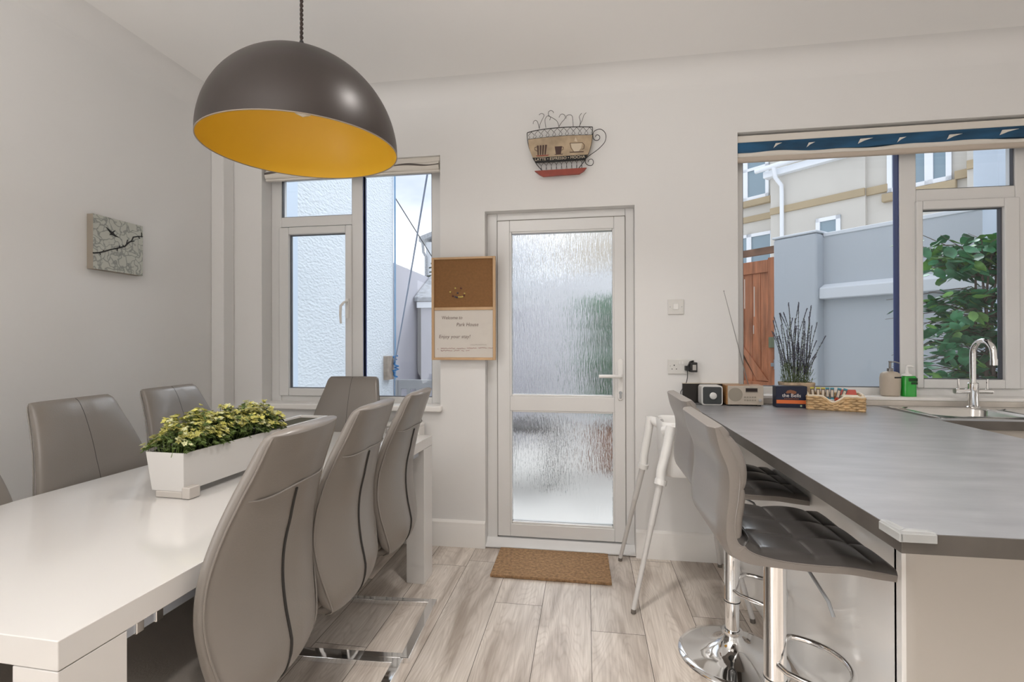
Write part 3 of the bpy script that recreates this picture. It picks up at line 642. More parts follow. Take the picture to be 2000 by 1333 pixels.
# ficus beside the window, in a pot
fx = thing('ficus_tree', (2.58, 3.62, -.12), 'leafy green ficus in a pot just outside the sash above the tap', 'plant')
C0 = Vector((2.50, 3.60, 0)); random.seed(21)
b = B(); b.lathe([(0, -.12), (.17, -.12), (.23, .28), (.25, .28), (.25, .33), (.21, .33), (.2, .27), (0, .27)], (C0.x+.08, C0.y+.05, 0), 24); b.build('pot', pot_t, fx, smooth='x')
b = B(); tips = []
for k in range(4):
    p = Vector((C0.x+.06+.03*k-.03, C0.y+.03*cos(k*2), .25)); pts = [p.copy()]
    for i in range(12):
        p = p+Vector((.012*sin(i*.9+k*2), .012*cos(i*.7+k), .13)); pts.append(p.copy())
    b.tube(pts, [.018-.0011*i for i in range(13)], 7)
    tips.append(pts)
b.build('stems', bark, fx, smooth='x')
bt = B(); leaves = []; 
for k in range(240):
    pts = tips[k % 4]; t = random.uniform(3.5, 13); i = int(t); p = pts[min(i, 12)].copy()
    zf = p.z
    reach = random.uniform(.15, .62) if zf < 1.75 else random.uniform(.05, .42)
    if 1.45 < zf < 1.62 and random.random() < .35: reach *= .55
    a = random.uniform(0, 2*pi); d = Vector((cos(a), sin(a)*.55, random.uniform(-.15, .35) if i < 11 else random.uniform(.2, .9))).normalized()
    q = p+d*reach+Vector((0, 0, -.10*reach))
    m_ = p.lerp(q, .5)+Vector((0, 0, .04))
    if q.y < 3.30 or q.x < 2.13: continue
    bt.tube([p, m_, q], [.004, .003, .0015], 4)
    for j in range(int(4+reach*12)):
        f_ = random.uniform(.25, 1.05); c = p.lerp(q, f_)+Vector((random.uniform(-.04, .04), random.uniform(-.04, .04), random.uniform(-.03, .04)))
        if c.y > 3.34 and c.x > 2.10+.25*(c.y-3.3): leaves.append(c)
bt.build('twigs', bark, fx)
def leaf(b, c, size, az, tilt, roll):
    M = Matrix.Translation(c) @ Matrix.Rotation(az, 4, 'Z') @ Matrix.Rotation(tilt, 4, 'Y') @ Matrix.Rotation(roll, 4, 'X')
    pr = [(0, 0), (.15, .20), (.38, .30), (.62, .25), (.82, .12), (1, 0)]
    mid = [b.bm.verts.new(M @ Vector((x*size, 0, -.10*size*sin(x*pi)*1.0))) for x, _ in pr]
    for sgn in (1, -1):
        ed = [None]+[b.bm.verts.new(M @ Vector((x*size, sgn*y*size, .06*size-.12*size*sin(x*pi)))) for x, y in pr[1:-1]]+[None]
        for i in range(5):
            vs = [mid[i], mid[i+1]]+([ed[i+1]] if ed[i+1] else [])+([ed[i]] if ed[i] else [])
            if sgn < 0: vs.reverse()
            b.face(vs)
b1, b2 = B(), B()
for c in leaves:
    leaf(b2 if random.random() < .25 else b1, c, random.uniform(.08, .125), random.uniform(0, 2*pi), random.uniform(-.2, 1.0), random.uniform(-.6, .6))
b1.build('dark_leaves', leaf_m, fx, smooth='all', recalc=False); b2.build('bright_leaves', leaf_b, fx, smooth='all', recalc=False)
# planting seen blurred through the door glass
bs = thing('potted_bush', (.35, 5.4, -.12), 'green bush in a tub seen blurred through the door glass', 'plant')
b = B(); b.lathe([(0, -.12), (.2, -.12), (.26, .35), (0, .35)], (.35, 5.4, 0), 20); b.build('tub', pot_t, bs, smooth='x')
b = B(); random.seed(8)
for i in range(900):
    a, z = random.uniform(0, 2*pi), random.uniform(.5, 1.75); r = .38*math.sqrt(random.random()); leaf(b, Vector((.35+r*cos(a), 5.4+r*sin(a), z)), .12, random.uniform(0, 6.28), random.uniform(-.5, 1), random.uniform(-.6, .6))
b.build('foliage', leaf_m, bs, smooth='all', recalc=False)
b = B(); b.tube([(.35, 5.4, .3), (.35, 5.4, 1.5)], .02, 6); b.build('trunk', bark, bs)
tbn = thing('patio_table', (-.62, 4.8, -.12), 'dark patio table seen blurred behind the lower door glass', 'table')
b = B(); b.box(-.93, -.30, 4.5, 5.1, .42, .46); b.build('tabletop', plastic_b, tbn, bevel=.005)
for sx in (-.89, -.34):
    for sy in (4.54, 5.06): b = B(); b.box(sx-.025, sx+.025, sy-.025, sy+.025, -.12, .42); b.build('leg', plastic_b, tbn)

# ================================================================== DINING TABLE
TA = radians(-1.7); T0 = Vector((-.886, .70, 0)); TE = Vector((-sin(TA), cos(TA), 0)); TW = Vector((-cos(TA), -sin(TA), 0))   # along length / across width
TL, TWD, TH, TT = 1.86, .945, .755, .052
def tp(a, w, z): return T0+TE*a+TW*w+Vector((0, 0, z))
def tbx(b, a0, a1, w0, w1, z0, z1): return b.hexa([tp(a0, w0, z0), tp(a0, w1, z0), tp(a1, w1, z0), tp(a1, w0, z0), tp(a0, w0, z1), tp(a0, w1, z1), tp(a1, w1, z1), tp(a1, w0, z1)])
tab = thing('dining_table', tp(TL/2, TWD/2, 0), 'long white high-gloss extending dining table', 'table')
b = B(); tbx(b, 0, TL, 0, TWD, TH-TT, TH); b.build('tabletop', white_gloss, tab, bevel=.002)
for a in (0, TL-.125):
    for w in (0, TWD-.10):
        b = B(); tbx(b, a+.001, a+.124, w+.001, w+.099, 0, TH-TT-.0015); b.build('leg', white_gloss, tab, bevel=.002)
b = B(); tbx(b, .125, TL-.125, .03, .05, TH-TT-.035, TH-TT-.001); tbx(b, .125, TL-.125, TWD-.05, TWD-.03, TH-TT-.035, TH-TT-.001)
rail = b.build('extension_rail', mat('pale_blue_metal_rail', (.55, .60, .68), .3, .3), tab)
b = B()
for a in (.165, .21, .33, .36): b = B(); tbx(b, a, a+.018, .026, .04, TH-TT-.038, TH-TT-.004); b.build('rail_catch', chrome, rail, bevel=.002)

# ------------------------------------------------------------------ dining chairs (local: back faces +x, seat reaches -x)
def superring(c, nrm, hw, th, n=64, groove=0.0, e=3.2, bow=0.0):
    out = []
    for k in range(n):
        t = 2*pi*k/n; cx, sy = cos(t), sin(t)
        y = hw*math.copysign(abs(cx)**(2/e), cx); d = th/2*math.copysign(abs(sy)**(2/e), sy)
        if groove and abs(y) < .02: d *= 1-groove*(1-abs(y)/.02)
        # gentle dishing of the front
        d += -.010*(1-(y/max(hw, 1e-4))**2) if sy < 0 else 0
        out.append(c+nrm*(d+bow*(1-(y/hw)**2))+Vector((0, y, 0)))
    return out
def interp(tab_, t):
    for (a, *va), (b_, *vb) in zip(tab_[:-1], tab_[1:]):
        if a <= t <= b_:
            k = (t-a)/(b_-a); k2 = k
            return [x+(y-x)*k2 for x, y in zip(va, vb)]
    return list(tab_[-1][1:]) if t > tab_[-1][0] else list(tab_[0][1:])
# keys: x (outer surface), z, half width, thickness  -- from top to under-seat
BK = [(.112, 1.043, .150, .030), (.104, 1.02, .160, .046), (.080, .96, .172, .052), (.050, .89, .189, .054), (.022, .81, .209, .055), (.004, .73, .224, .056),
      (.000, .65, .228, .058), (.008, .57, .218, .062), (.022, .50, .203, .066), (.030, .44, .184, .066), (.018, .395, .158, .058), (-.025, .368, .135, .048), (-.085, .362, .12, .038)]
def make_chair():
    root = thing('dining_chair', (0, 0, 0), 'grey leather dining chair', 'chair', 'grey leather cantilever dining chairs around the white table')
    pr = smooth_prof(BK, 64); rings = []; outer = []
    for i, (x, z, hw, th) in enumerate(pr):
        j0, j1 = max(0, i-1), min(len(pr)-1, i+1); t = Vector((pr[j1][0]-pr[j0][0], 0, pr[j1][1]-pr[j0][1])).normalized()
        nrm = Vector((-t.z, 0, t.x)); nrm = nrm if (nrm.x > 0 or nrm.z < -.5) else -nrm
        if z > .9 and nrm.x < 0: nrm = -nrm
        c = Vector((x, 0, z))-nrm*th/2
        bow = .030*min(1, max(.35, (1.06-z)/.25))*min(1, max(0, (z-.36)/.12)); rings.append(superring(c, nrm, hw, th, groove=.12, bow=bow)); outer.append((Vector((x, 0, z))+nrm*bow, nrm, hw, bow))
    b = B(); b.loft(rings); back = b.build('backrest', leather, root, smooth='all')
    # rear yoke seam, centre seam, front centre seam, edge piping
    yi = min(range(len(outer)), key=lambda i: abs(outer[i][0].z-.895))
    o_, n_, hw_, bw_ = outer[yi]
    b = B(); b.tube([o_+n_*(.0008-bw_*(k/12)**2*.93-.024*(abs(k)/12)**8)+Vector((0, hw_*.965*k/12, -.004+.004*cos(k/12*pi))) for k in range(-12, 13)], .0022, 6)
    b.build('yoke_seam', seam_l, back, smooth='x')
    b = B(); pts = [outer[i][0]+outer[i][1]*(-.0022) for i in range(yi+1, len(outer)-10)]
    b.tube(pts, [.0042 if i < len(pts)*.8 else .003 for i in range(len(pts))], 8); b.build('centre_seam', seam_m, back, smooth='x')
    b = B(); fr = [outer[i][0]-outer[i][1]*(pr[i][3]*.94+.0085) for i in range(2, 48)]
    b.tube(fr, .0022, 6); b.build('front_seam', mat('taupe_seam', (.06, .052, .045), .6), back, smooth='x')
    for sgn in (1, -1):
        b = B(); b.tube([outer[i][0]-outer[i][1]*(outer[i][3]+.012)+Vector((0, sgn*(outer[i][2]-.001), 0)) for i in range(2, len(outer)-6)], .0028, 6); b.build('edge_piping', leather, back, smooth='x')
    # seat
    rings = []
    for x, z, hw, th in smooth_prof([(-.03, .452, .185, .05), (-.05, .452, .20, .085), (-.15, .448, .215, .095), (-.28, .450, .222, .098), (-.39, .452, .220, .092), (-.45, .448, .21, .075), (-.475, .44, .19, .035)], 30):
        rr = []
        for k in range(40):
            t = 2*pi*k/40; cx, sy = cos(t), sin(t); e = 3.4
            y = hw*math.copysign(abs(cx)**(2/e), cx); d = th/2*math.copysign(abs(sy)**(2/e), sy)
            if sy > 0: d -= .012*(1-(y/hw)**2)
            rr.append(Vector((x, y, z-.01+d)))
        rings.append(rr)
    b = B(); b.loft(rings); b.build('seat', leather, root, smooth='all')
    # cantilever frame, flat chromed bar
    def bar(pts, w, h_):
        bb = B(); P = [Vector(p) for p in pts]; rings = []
        for i, p in enumerate(P):
            t = (P[min(i+1, len(P)-1)]-P[max(i-1, 0)]).normalized(); s_ = Vector((0, 1, 0)) if abs(t.y) < .9 else Vector((1, 0, 0)); u_ = t.cross(s_).normalized()
            rings.append([p+s_*w/2*a+u_*h_/2*c for a, c in ((-1, -1), (1, -1), (1, 1), (-1, 1))])
        bb.loft(rings); return bb
    for sgn in (1, -1):
        y = sgn*.205
        arc = [(-.44+.05*(1-sin(t))-.05, y, .011+.05*(1-cos(t))) for t in [i*pi/2/6 for i in range(7)]]
        pts = [(.09, y, .011), (-.2, y, .011)]+[(-.44-.05*sin(t), y, .011+.05-.05*cos(t)) for t in [i*pi/2/6 for i in range(7)]]+[(-.478, y, .25), (-.445, y, .385), (-.40, y, .400), (-.12, y, .396)]
        bar(pts, .030, .022).build('leg', chrome, root, smooth='x', bevel=.0015)
    b = B(); b.box(.074, .110, -.220, .220, .0, .023); b.build('rear_floor_rail', chrome, root, bevel=.002)
    b = B(); b.box(-.40, -.36, -.2, .2, .388, .402); b.build('seat_crossbar', chrome, root, bevel=.002)
    return root
proto = make_chair()
CH = [  # x, y, rotation, label
    (-.812, 1.165, 2, 'grey leather dining chair nearest the viewer, its back towards the kitchen, between table and floor'),
    (-.815, 1.60, 2, 'grey leather dining chair second from the viewer on the kitchen side of the table'),
    (-.812, 2.04, 3, 'grey leather dining chair farthest along the kitchen side, beside the far table leg'),
    (-1.86, 1.60, 183, 'grey leather dining chair against the side wall, just left of the white planter'),
    (-1.92, 2.10, 182, 'grey leather dining chair against the side wall, behind the planted trough'),
    (-1.84, 1.08, 181, 'grey leather dining chair at the picture edge, only its top corner showing above the table'),
    (-1.42, 2.74, 92, 'grey leather dining chair at the head of the table, in front of the window'),
]
for i, (x, y, r, lab) in enumerate(CH):
    o = proto if i == 0 else copy_tree(proto)
    o.location = (x, y, 0); o.rotation_euler = (0, 0, radians(r)); o['label'] = lab

# ------------------------------------------------------------------ planter on the table
pc = Vector((-1.335, 1.80, TH))
pt = thing('planter_trough', pc, 'long white trough planter with bushy yellow-green plants on the table', 'planter')
ang = radians(-2.5); PM = Matrix.Translation(pc) @ Matrix.Rotation(ang, 4, 'Z')
L2 = .41; b = B()
def trough(z0, z1, w0, w1, l0, l1, wall):
    o = [[(-w0, -l0), (w0, -l0), (w0, l0), (-w0, l0)], [(-w1, -l1), (w1, -l1), (w1, l1), (-w1, l1)], [(-w1+wall, -l1+wall), (w1-wall, -l1+wall), (w1-wall, l1-wall), (-w1+wall, l1-wall)], [(-w0+wall, -l0+wall), (w0-wall, -l0+wall), (w0-wall, l0-wall), (-w0+wall, l0-wall)]]
    zz = [z0, z1, z1, z1-.05]
    return [[PM @ Vector((x, y, z)) for x, y in r] for r, z in zip(o, zz)]
b.loft(trough(.022, .150, .062, .073, L2-.012, L2, .006)); b.build('trough', white_gloss, pt, bevel=.0015)
for yy in (-L2+.045, L2-.06):
    b = B(); b.obox(PM @ Matrix.Translation((.018, yy-.02, .0115)), .125, .035, .022); b.obox(PM @ Matrix.Translation((.077, yy-.02, .02)), .03, .045, .038); b.build('foot', foot_m, pt, bevel=.004)
b = B(); b.obox(PM @ Matrix.Translation((0, 0, .125)), .125, 2*L2-.03, .03); b.build('soil', soil_m, pt)
random.seed(3); bs_ = [B(), B(), B()]
def rosette(bb, c, d, r, nl):
    d = d.normalized(); a = d.orthogonal().normalized(); e = d.cross(a)
    for j in range(nl):
        t = 2*pi*j/nl+random.uniform(-.3, .3); o = (a*cos(t)+e*sin(t)); L = r*random.uniform(.7, 1.1); w = L*.27
        s_ = d.cross(o); p1 = c+o*L*.5+d*L*.35; p2 = c+o*L+d*L*.35
        vs = [bb.bm.verts.new(q) for q in (c, p1+s_*w, p2, p1-s_*w)]; bb.face(vs)
for k in range(2700):
    y = random.uniform(-L2+.0, L2*.22) ; x = random.uniform(-.085, .085)
    hump = .100+.035*noise.noise(Vector((x*20, y*16, 1.3)))*2
    edge = max(0, abs(x)/.085)**3*.05 + (max(0, (y-L2*.05)/(L2*.17)))**2*.06 + max(0, (-L2+.05-y)/.05)**2*.035
    top = max(.01, hump-edge)
    h_ = top*random.random()**.45
    c = PM @ Vector((x, y, .142+h_)); sh_ = h_/top
    dd = Vector((x*6, random.uniform(-.6, .6), .7)); bi = 0 if (sh_ > .72 and random.random() < .75) else 1
    if sh_ > .75 and random.random() < .24: bi = 2
    if bi != 1 and random.random() < .12: c = c+PM.to_3x3() @ Vector((x*.12, 0, random.uniform(.006, .018)))
    rosette(bs_[bi], c, dd, random.uniform(.007, .0145), 8)
    if k % 6 == 0: bs_[1].tube([PM @ Vector((x*.7, y, .135)), c], .0012, 4)
for o_, m_, b_ in (('yellow_green_leaves', yellow_leaf, bs_[0]), ('dark_leaves', dark_leaf, bs_[1]), ('cream_tips', pale_leaf, bs_[2])): tag(b_.build(o_, m_, pt, recalc=False), kind='stuff')

# ------------------------------------------------------------------ pendant lamp
lc = Vector((-1.063, 1.709, 1.995)); lr = .35
lp = thing('pendant_lamp', (lc.x, lc.y, ZC), 'large domed pendant lamp, dark outside and yellow inside, over the dining table', 'lamp')
LM = Matrix.Translation(lc) @ Matrix.Rotation(radians(1.7), 4, 'X') @ Matrix.Rotation(radians(.35), 4, 'Y')
K = 1.02
def dome(b, r, t0, t1, n=28, m=96, inv=False):
    return [[LM @ Vector((r*cos(t)*cos(2*pi*k/m), r*cos(t)*sin(2*pi*k/m), r*K*sin(t))) for k in range(m)] for t in [t0+(t1-t0)*i/n for i in range(n+1)]]
b = B(); b.loft(dome(b, lr, 0, pi/2-.03), cap=False); b.mi = 1; b.loft(dome(b, lr-.003, 0.0, pi/2-.03), cap=False)
b.mi = 2; b.loft([[LM @ Vector((r*cos(2*pi*k/96), r*sin(2*pi*k/96), z)) for k in range(96)] for r, z in ((lr, 0), (lr-.0, -.003), (lr-.003, -.003), (lr-.003, 0))], cap=False)
b.build('lamp_shade', [shade_out, shade_in, rim_m], lp, smooth='all', recalc=False)
ap = LM @ Vector((0, 0, lr*K))
b = B(); b.lathe([(0, -.03), (.016, -.03), (.032, .0), (.033, .006), (.020, .014), (.012, .018), (.011, .03), (.009, .044), (.006, .052), (0, .052)], ap, 20); b.build('lamp_holder', plastic_b, lp, smooth='x')
b = B()
for ph in (0, pi):
    b.tube([(ap.x+.0035*cos(i*.55+ph), ap.y+.0035*sin(i*.55+ph), ap.z+.045+(ZC-ap.z-.045)*i/150) for i in range(151)], .0034, 6)
b.build('twisted_cord', cord_m, lp, smooth='x')
b = B(); b.lathe([(0, 0), (.05, 0), (.048, -.02), (.02, -.03), (0, -.03)], (ap.x, ap.y, ZC), 24); b.build('ceiling_rose', plastic_b, lp, smooth='x')
b = B(); b.lathe([(0, .13), (.02, .13), (.022, .07), (.0, .07)], (lc.x, lc.y, lc.z+.15), 16); b.lathe([(0, .10), (.018, .09), (.034, .05), (.03, .02), (0, .005)], (lc.x, lc.y, lc.z+.12), 20); b.build('bulb', mat('unlit_bulb_glass', (.8, .78, .72), .15), lp, smooth='x')
# recessed ceiling spots
for i, (x, y) in enumerate(SPOTS):
    b = B(); b.loft([[(x+r*cos(2*pi*k/24), y+r*sin(2*pi*k/24), z) for k in range(24)] for r, z in ((.05, ZC-.001), (.062, ZC-.001), (.062, ZC-.006), (.048, ZC-.006))], cap=False)
    pass
    b.bm.free()

# ------------------------------------------------------------------ canvas picture on the side wall
pic = thing('canvas_picture', (XL, 2.17, 1.6), 'small square grey canvas with a black bird and twig on the side wall', 'picture')
y0, y1, z0, z1 = 2.035, 2.305, 1.625, 1.895; xf = XL+.036
b = B(); b.box(XL+.001, xf, y0, y1, z0, z1)
def canvas_mat():
    m = mat('canvas_print', (.45, .46, .42), .8); n = m.node_tree.nodes; L = m.node_tree.links
    g = n.new('ShaderNodeTexCoord'); v = n.new('ShaderNodeTexVoronoi'); v.feature = 'DISTANCE_TO_EDGE'; v.inputs['Scale'].default_value = 26
    t = n.new('ShaderNodeTexNoise'); t.inputs['Scale'].default_value = 14; mx = n.new('ShaderNodeMix'); mx.data_type = 'RGBA'; mx.inputs['Factor'].default_value = .12
    L.new(g.outputs['Object'], t.inputs['Vector']); L.new(g.outputs['Object'], mx.inputs['A']); L.new(t.outputs['Color'], mx.inputs['B']); L.new(mx.outputs['Result'], v.inputs['Vector'])
    r = n.new('ShaderNodeValToRGB'); e = r.color_ramp.elements; e[0].position = .02; e[0].color = (.27, .28, .26, 1); e[1].position = .12; e[1].color = (.50, .51, .46, 1)
    L.new(v.outputs['Distance'], r.inputs[0]); L.new(r.outputs[0], n['Principled BSDF'].inputs['Base Color']); return m
b.build('canvas', canvas_side, pic, bevel=.002)
b = B(); b.box(xf, xf+.0008, y0+.001, y1-.001, z0+.001, z1-.001); b.build('print', canvas_mat(), pic)
def cv(px, py): return Vector((xf+.0015, y0+(px-335)/(1085-335)*(y1-y0), None or (z1-(py-(215+ (px-335)*.23))/(850+(px-335)*-.06)*(z1-z0))))
br = [(335, 825), (420, 818), (500, 795), (590, 765), (700, 740), (790, 715), (850, 655), (900, 625), (925, 565), (1010, 553), (1080, 556)]
b = B(); b.tube([cv(*p) for p in br], [.004, .0035, .0035, .003, .0035, .004, .0035, .003, .0032, .003, .002], 6)
for p, q in (((425, 820), (435, 855)), ((470, 800), (480, 780)), ((680, 745), (675, 790)), ((715, 740), (710, 705)), ((770, 720), (765, 690)), ((815, 690), (835, 610)), ((880, 640), (940, 630)), ((1010, 553), (1030, 590)), ((1060, 556), (1060, 490))):
    b.tube([cv(*p), cv(*q)], [.0028, .0022], 5)
b.build('twig_print', black_ink, pic)
b = B(); b.prism([(515, 415), (575, 470), (600, 490), (655, 462), (622, 505), (650, 540), (715, 580), (640, 562), (600, 535), (562, 545), (580, 515), (545, 470)], lambda p, t: cv(*p)+Vector((t, 0, 0)), -.0005, .001); b.build('bird_print', black_ink, pic)

# ------------------------------------------------------------------ cup wall art
cu = thing('coffee_cup_wall_art', (-.16, WY, 2.4), 'wire and painted metal coffee cup wall hanging above the door', 'wall art')
YA = WY-.035
def cp(px, py): return at_y(980+px*.15, 180+py*.15, YA)
def cpy(px, py, y): p = cp(px, py); p.y = y; return p
outl = [(330, 535), (335, 620), (355, 720), (385, 800), (420, 880), (460, 950), (530, 1025)]
outr = [(1182, 455), (1180, 570), (1165, 680), (1140, 770), (1110, 840), (1070, 905), (1000, 995)]
b = B()
b.tube([cp(*p) for p in smooth_prof(outl, 40)], .0024, 6); b.tube([cp(*p) for p in smooth_prof(outr, 40)], .0024, 6)
rimpts = [(330, 530), (450, 500), (600, 478), (750, 463), (900, 455), (1050, 453), (1182, 455)]
b.tube([cp(*p) for p in smooth_prof(rimpts, 40)], .0026, 6)
low = [(345, 620), (500, 600), (700, 580), (900, 565), (1183, 560)]
b.tube([cp(*p) for p in low], .0028, 6)
def itp(P, x):
    for (x0, y0_), (x1, y1_) in zip(P[:-1], P[1:]):
        if x0 <= x <= x1: return y0_+(y1_-y0_)*(x-x0)/(x1-x0)
    return P[-1][1]
for i in range(10):
    xa = 345+i*84
    for s_ in (0, 1):
        q = [(xa+42, itp(rimpts, xa+42)+4), (xa+42+(-1 if s_ else 1)*40, itp(rimpts, xa+42)+50), (xa+42+(-1 if s_ else 1)*20, itp(low, xa+42)-25), (xa+42+(-1 if s_ else 1)*42, itp(low, min(1183, max(345, xa+42+(-1 if s_ else 1)*42)))-2)]
        b.tube([cp(max(335, min(1180, x)), y) for x, y in q], .0014, 5)
for i in range(9):
    xa = 480+i*66; yt = 925-i*6.5; yb = 1018-i*3.5
    b.tube([cp(xa, yt), cp(xa+36, yt+40), cp(xa+28, yb)], .0013, 5); b.tube([cp(xa+66, yt-5), cp(xa+32, yt+38), cp(xa+40, yb)], .0013, 5)
sp = lambda cx, cy, r0_, r1_, t0, t1, n=28: [(cx+(r0_+(r1_-r0_)*i/n)*cos(t0+(t1-t0)*i/n), cy+(r0_+(r1_-r0_)*i/n)*sin(t0+(t1-t0)*i/n)) for i in range(n+1)]
hd = sp(1240, 585, 18, 52, pi, pi*2.9)+[(1187, 560), (1200, 515), (1250, 487), (1300, 488), (1345, 530), (1357, 590), (1335, 660), (1260, 740), (1180, 800), (1110, 850), (1088, 890), (1095, 930), (1130, 955), (1170, 955), (1192, 925), (1188, 890), (1165, 872), (1135, 885), (1128, 910)]
b.tube([cp(*p) for p in smooth_prof(hd, 150)], .0021, 6)
for st in ([(408, 415), (415, 385), (440, 368), (465, 385), (478, 430), (490, 480)], [(485, 298), (510, 280), (540, 285), (550, 310), (525, 360), (495, 430), (490, 480)], [(575, 465), (563, 370), (580, 325), (610, 312), (700, 360), (730, 400), (745, 455)],
           [(675, 272), (665, 250), (635, 240), (608, 262), (610, 300), (635, 330), (622, 365)], [(745, 330), (765, 295), (795, 287), (825, 310), (820, 350), (780, 395), (745, 450)], [(835, 345), (845, 310), (880, 295), (915, 310), (925, 370), (930, 450)],
           [(1040, 275), (1010, 320), (1022, 380), (1015, 445)], [(1100, 268), (1070, 300), (1050, 360), (1008, 448)]):
    b.tube([cp(*p) for p in smooth_prof(st, 30)], .0015, 5)
b.build('wire_frame', wire_m, cu, smooth='x')
b = B(); poly = [(345, 622), (500, 602), (700, 582), (900, 567), (1180, 562), (1165, 680), (1140, 770), (1112, 838), (410, 865), (375, 790), (352, 710)]
b.prism(poly, lambda p, t: cpy(p[0], p[1], YA+t), -.003, .003); b.build('tan_panel', cup_tan, cu)
b = B(); b.prism([(400, 860), (1118, 818), (1080, 885), (440, 925)], lambda p, t: cpy(p[0], p[1], YA+t), -.005, .003); b.build('black_lettering_band', black_ink, cu)
b = B(); b.prism([(430, 1035), (1105, 992), (1075, 1030), (1010, 1072), (540, 1105), (490, 1080)], lambda p, t: cpy(p[0], p[1], YA+t), -.012, .006); b.build('red_saucer', cup_red, cu)
b = B(); q0, q1 = cp(432, 905), cp(1085, 865); me = text_mesh('LATTE \u2022 ESPRESSO \u2022 MOCHA', .0225, .0005, 'LEFT')
wv = max(v.co.x for v in me.vertices); rot = math.atan2(q1.z-q0.z, q1.x-q0.x)
b.mesh(me, Matrix.Translation((q0.x, YA-.006, q0.z+.0015)) @ Matrix.Rotation(-rot, 4, 'Y') @ RX90 @ Matrix.Scale((q1.x-q0.x)/wv, 4, (1, 0, 0))); b.build('lettering', cup_cream, cu, recalc=False)
def slab(b, pts, y=-.0045): b.prism(pts, lambda p, t: cpy(p[0], p[1], YA+t), y, -.002)
b = B()
for i in range(4): x = 460+i*34; slab(b, [(x+ i*1.5, 700-i*3), (x+22+i*1.5, 700-i*3), (x+17+ (3-i)*4-6, 825-i*2), (x+ (3-i)*4-6+1, 825-i*2)])
b.tube([cpy(*p, YA-.004) for p in [(465, 715), (432, 725), (430, 755), (470, 775)]], .0015, 5)
slab(b, [(690, 713), (785, 708), (770, 808), (705, 812)]); b.tube([cpy(*p, YA-.004) for p in [(782, 715), (803, 720), (800, 750), (775, 762)]], .0014, 5); slab(b, [(685, 813), (800, 806), (790, 815), (700, 820)])
b.tube([cpy(*p, YA-.004) for p in [(888, 668), (1050, 662), (1075, 690), (1068, 740), (1045, 748)]], .0014, 5); b.tube([cpy(*p, YA-.004) for p in [(888, 668), (900, 730), (935, 778)]], .001, 5)
slab(b, [(880, 782), (1070, 774), (1065, 785), (890, 792)])
b.build('cup_drawings', cup_dark, cu)
b = B(); slab(b, [(440, 832), (620, 818), (600, 832), (460, 842)]); b.build('small_red_saucer', cup_red, cu)
b = B(); slab(b, [(900, 672), (1045, 668), (1035, 730), (1000, 774), (945, 776), (912, 730)], -.0035); slab(b, [(945, 640), (960, 590), (975, 620), (985, 650)], -.0035); b.build('cream_cup_drawing', cup_cream, cu)

# ------------------------------------------------------------------ notice board
nb = thing('notice_board', (-.745, WY, 1.47), 'half cork, half whiteboard notice board with a pine frame beside the door', 'notice board')
x0, x1 = -.940, -.540; z0, z1 = 1.152, 1.782; yb = 2.885; zm = 1.475; fwd = .016
b = B(); rect_frame(b, x0, x1, z0, z1, fwd, fwd, fwd, fwd*.8, yb, yb+.02); b.box(x0+fwd, x1-fwd, yb+.004, yb+.02, zm-.018, zm); b.build('pine_frame', pine, nb, bevel=.002)
b = B(); b.box(x0+fwd, x1-fwd, yb+.010, yb+.018, zm, z1-fwd*.8); b.build('cork_panel', cork, nb)
b = B(); b.box(x0+fwd, x1-fwd, yb+.010, yb+.018, z0+fwd, zm-.018); b.build('whiteboard_panel', wboard, nb)
b = B(); b.box(x0+.02, x0+.03, yb+.018, WY, 1.5, 1.52); b.box(x1-.2, x1-.19, yb+.018, WY, 1.7, 1.72); b.build('wall_spacer', pine, nb)
def nbp(px, py): return at_y(820+px*.09, 590+py*.09, yb+.009)
b = B()
for body, px, py, s in (('Welcome to', 470, 380, .0300), ('Park House', 790, 530, .0310), ('Enjoy your stay!', 410, 790, .0300)):
    me = text_mesh(body, s, .0004, 'LEFT', .15, 1.02); p = nbp(px, py); wv = max(v.co.x for v in me.vertices); tgt = {'Welcome to': 475, 'Park House': 500, 'Enjoy your stay!': 720}[body]*.09/950*2.93
    b.mesh(me, Matrix.Translation(p) @ RX90 @ Matrix.Scale(tgt/wv, 4, (1, 0, 0)))
b.build('handwriting', ink, nb, recalc=False)
b = B(); random.seed(9)
for (xa, xb, yy) in ((385, 400, 1025), (455, 760, 1010), (800, 990, 1015), (1020, 1230, 1005), (1270, 1450, 1000), (1490, 1590, 1000), (450, 700, 1060), (740, 860, 1062), (900, 960, 1060), (1000, 1080, 1055)):
    n = max(3, int((xb-xa)/9)); b.tube([nbp(xa+(xb-xa)*i/n, yy+random.uniform(-13, 13)) for i in range(n+1)], .0007, 4)
b.build('red_handwriting', ink_r, nb)
b = B(); b.tube([nbp(1100+350*i/12, 935+random.uniform(-8, 8)-i*.5) for i in range(13)], .0004, 4); b.build('faint_handwriting', ink, nb)
pinc = {'y': mat('brass_pin', (.6, .48, .15), .3, .6), 'r': mat('dark_red_pin', (.10, .02, .02), .4), 'b': mat('dark_pin', (.03, .03, .06), .4)}
pin0 = {}
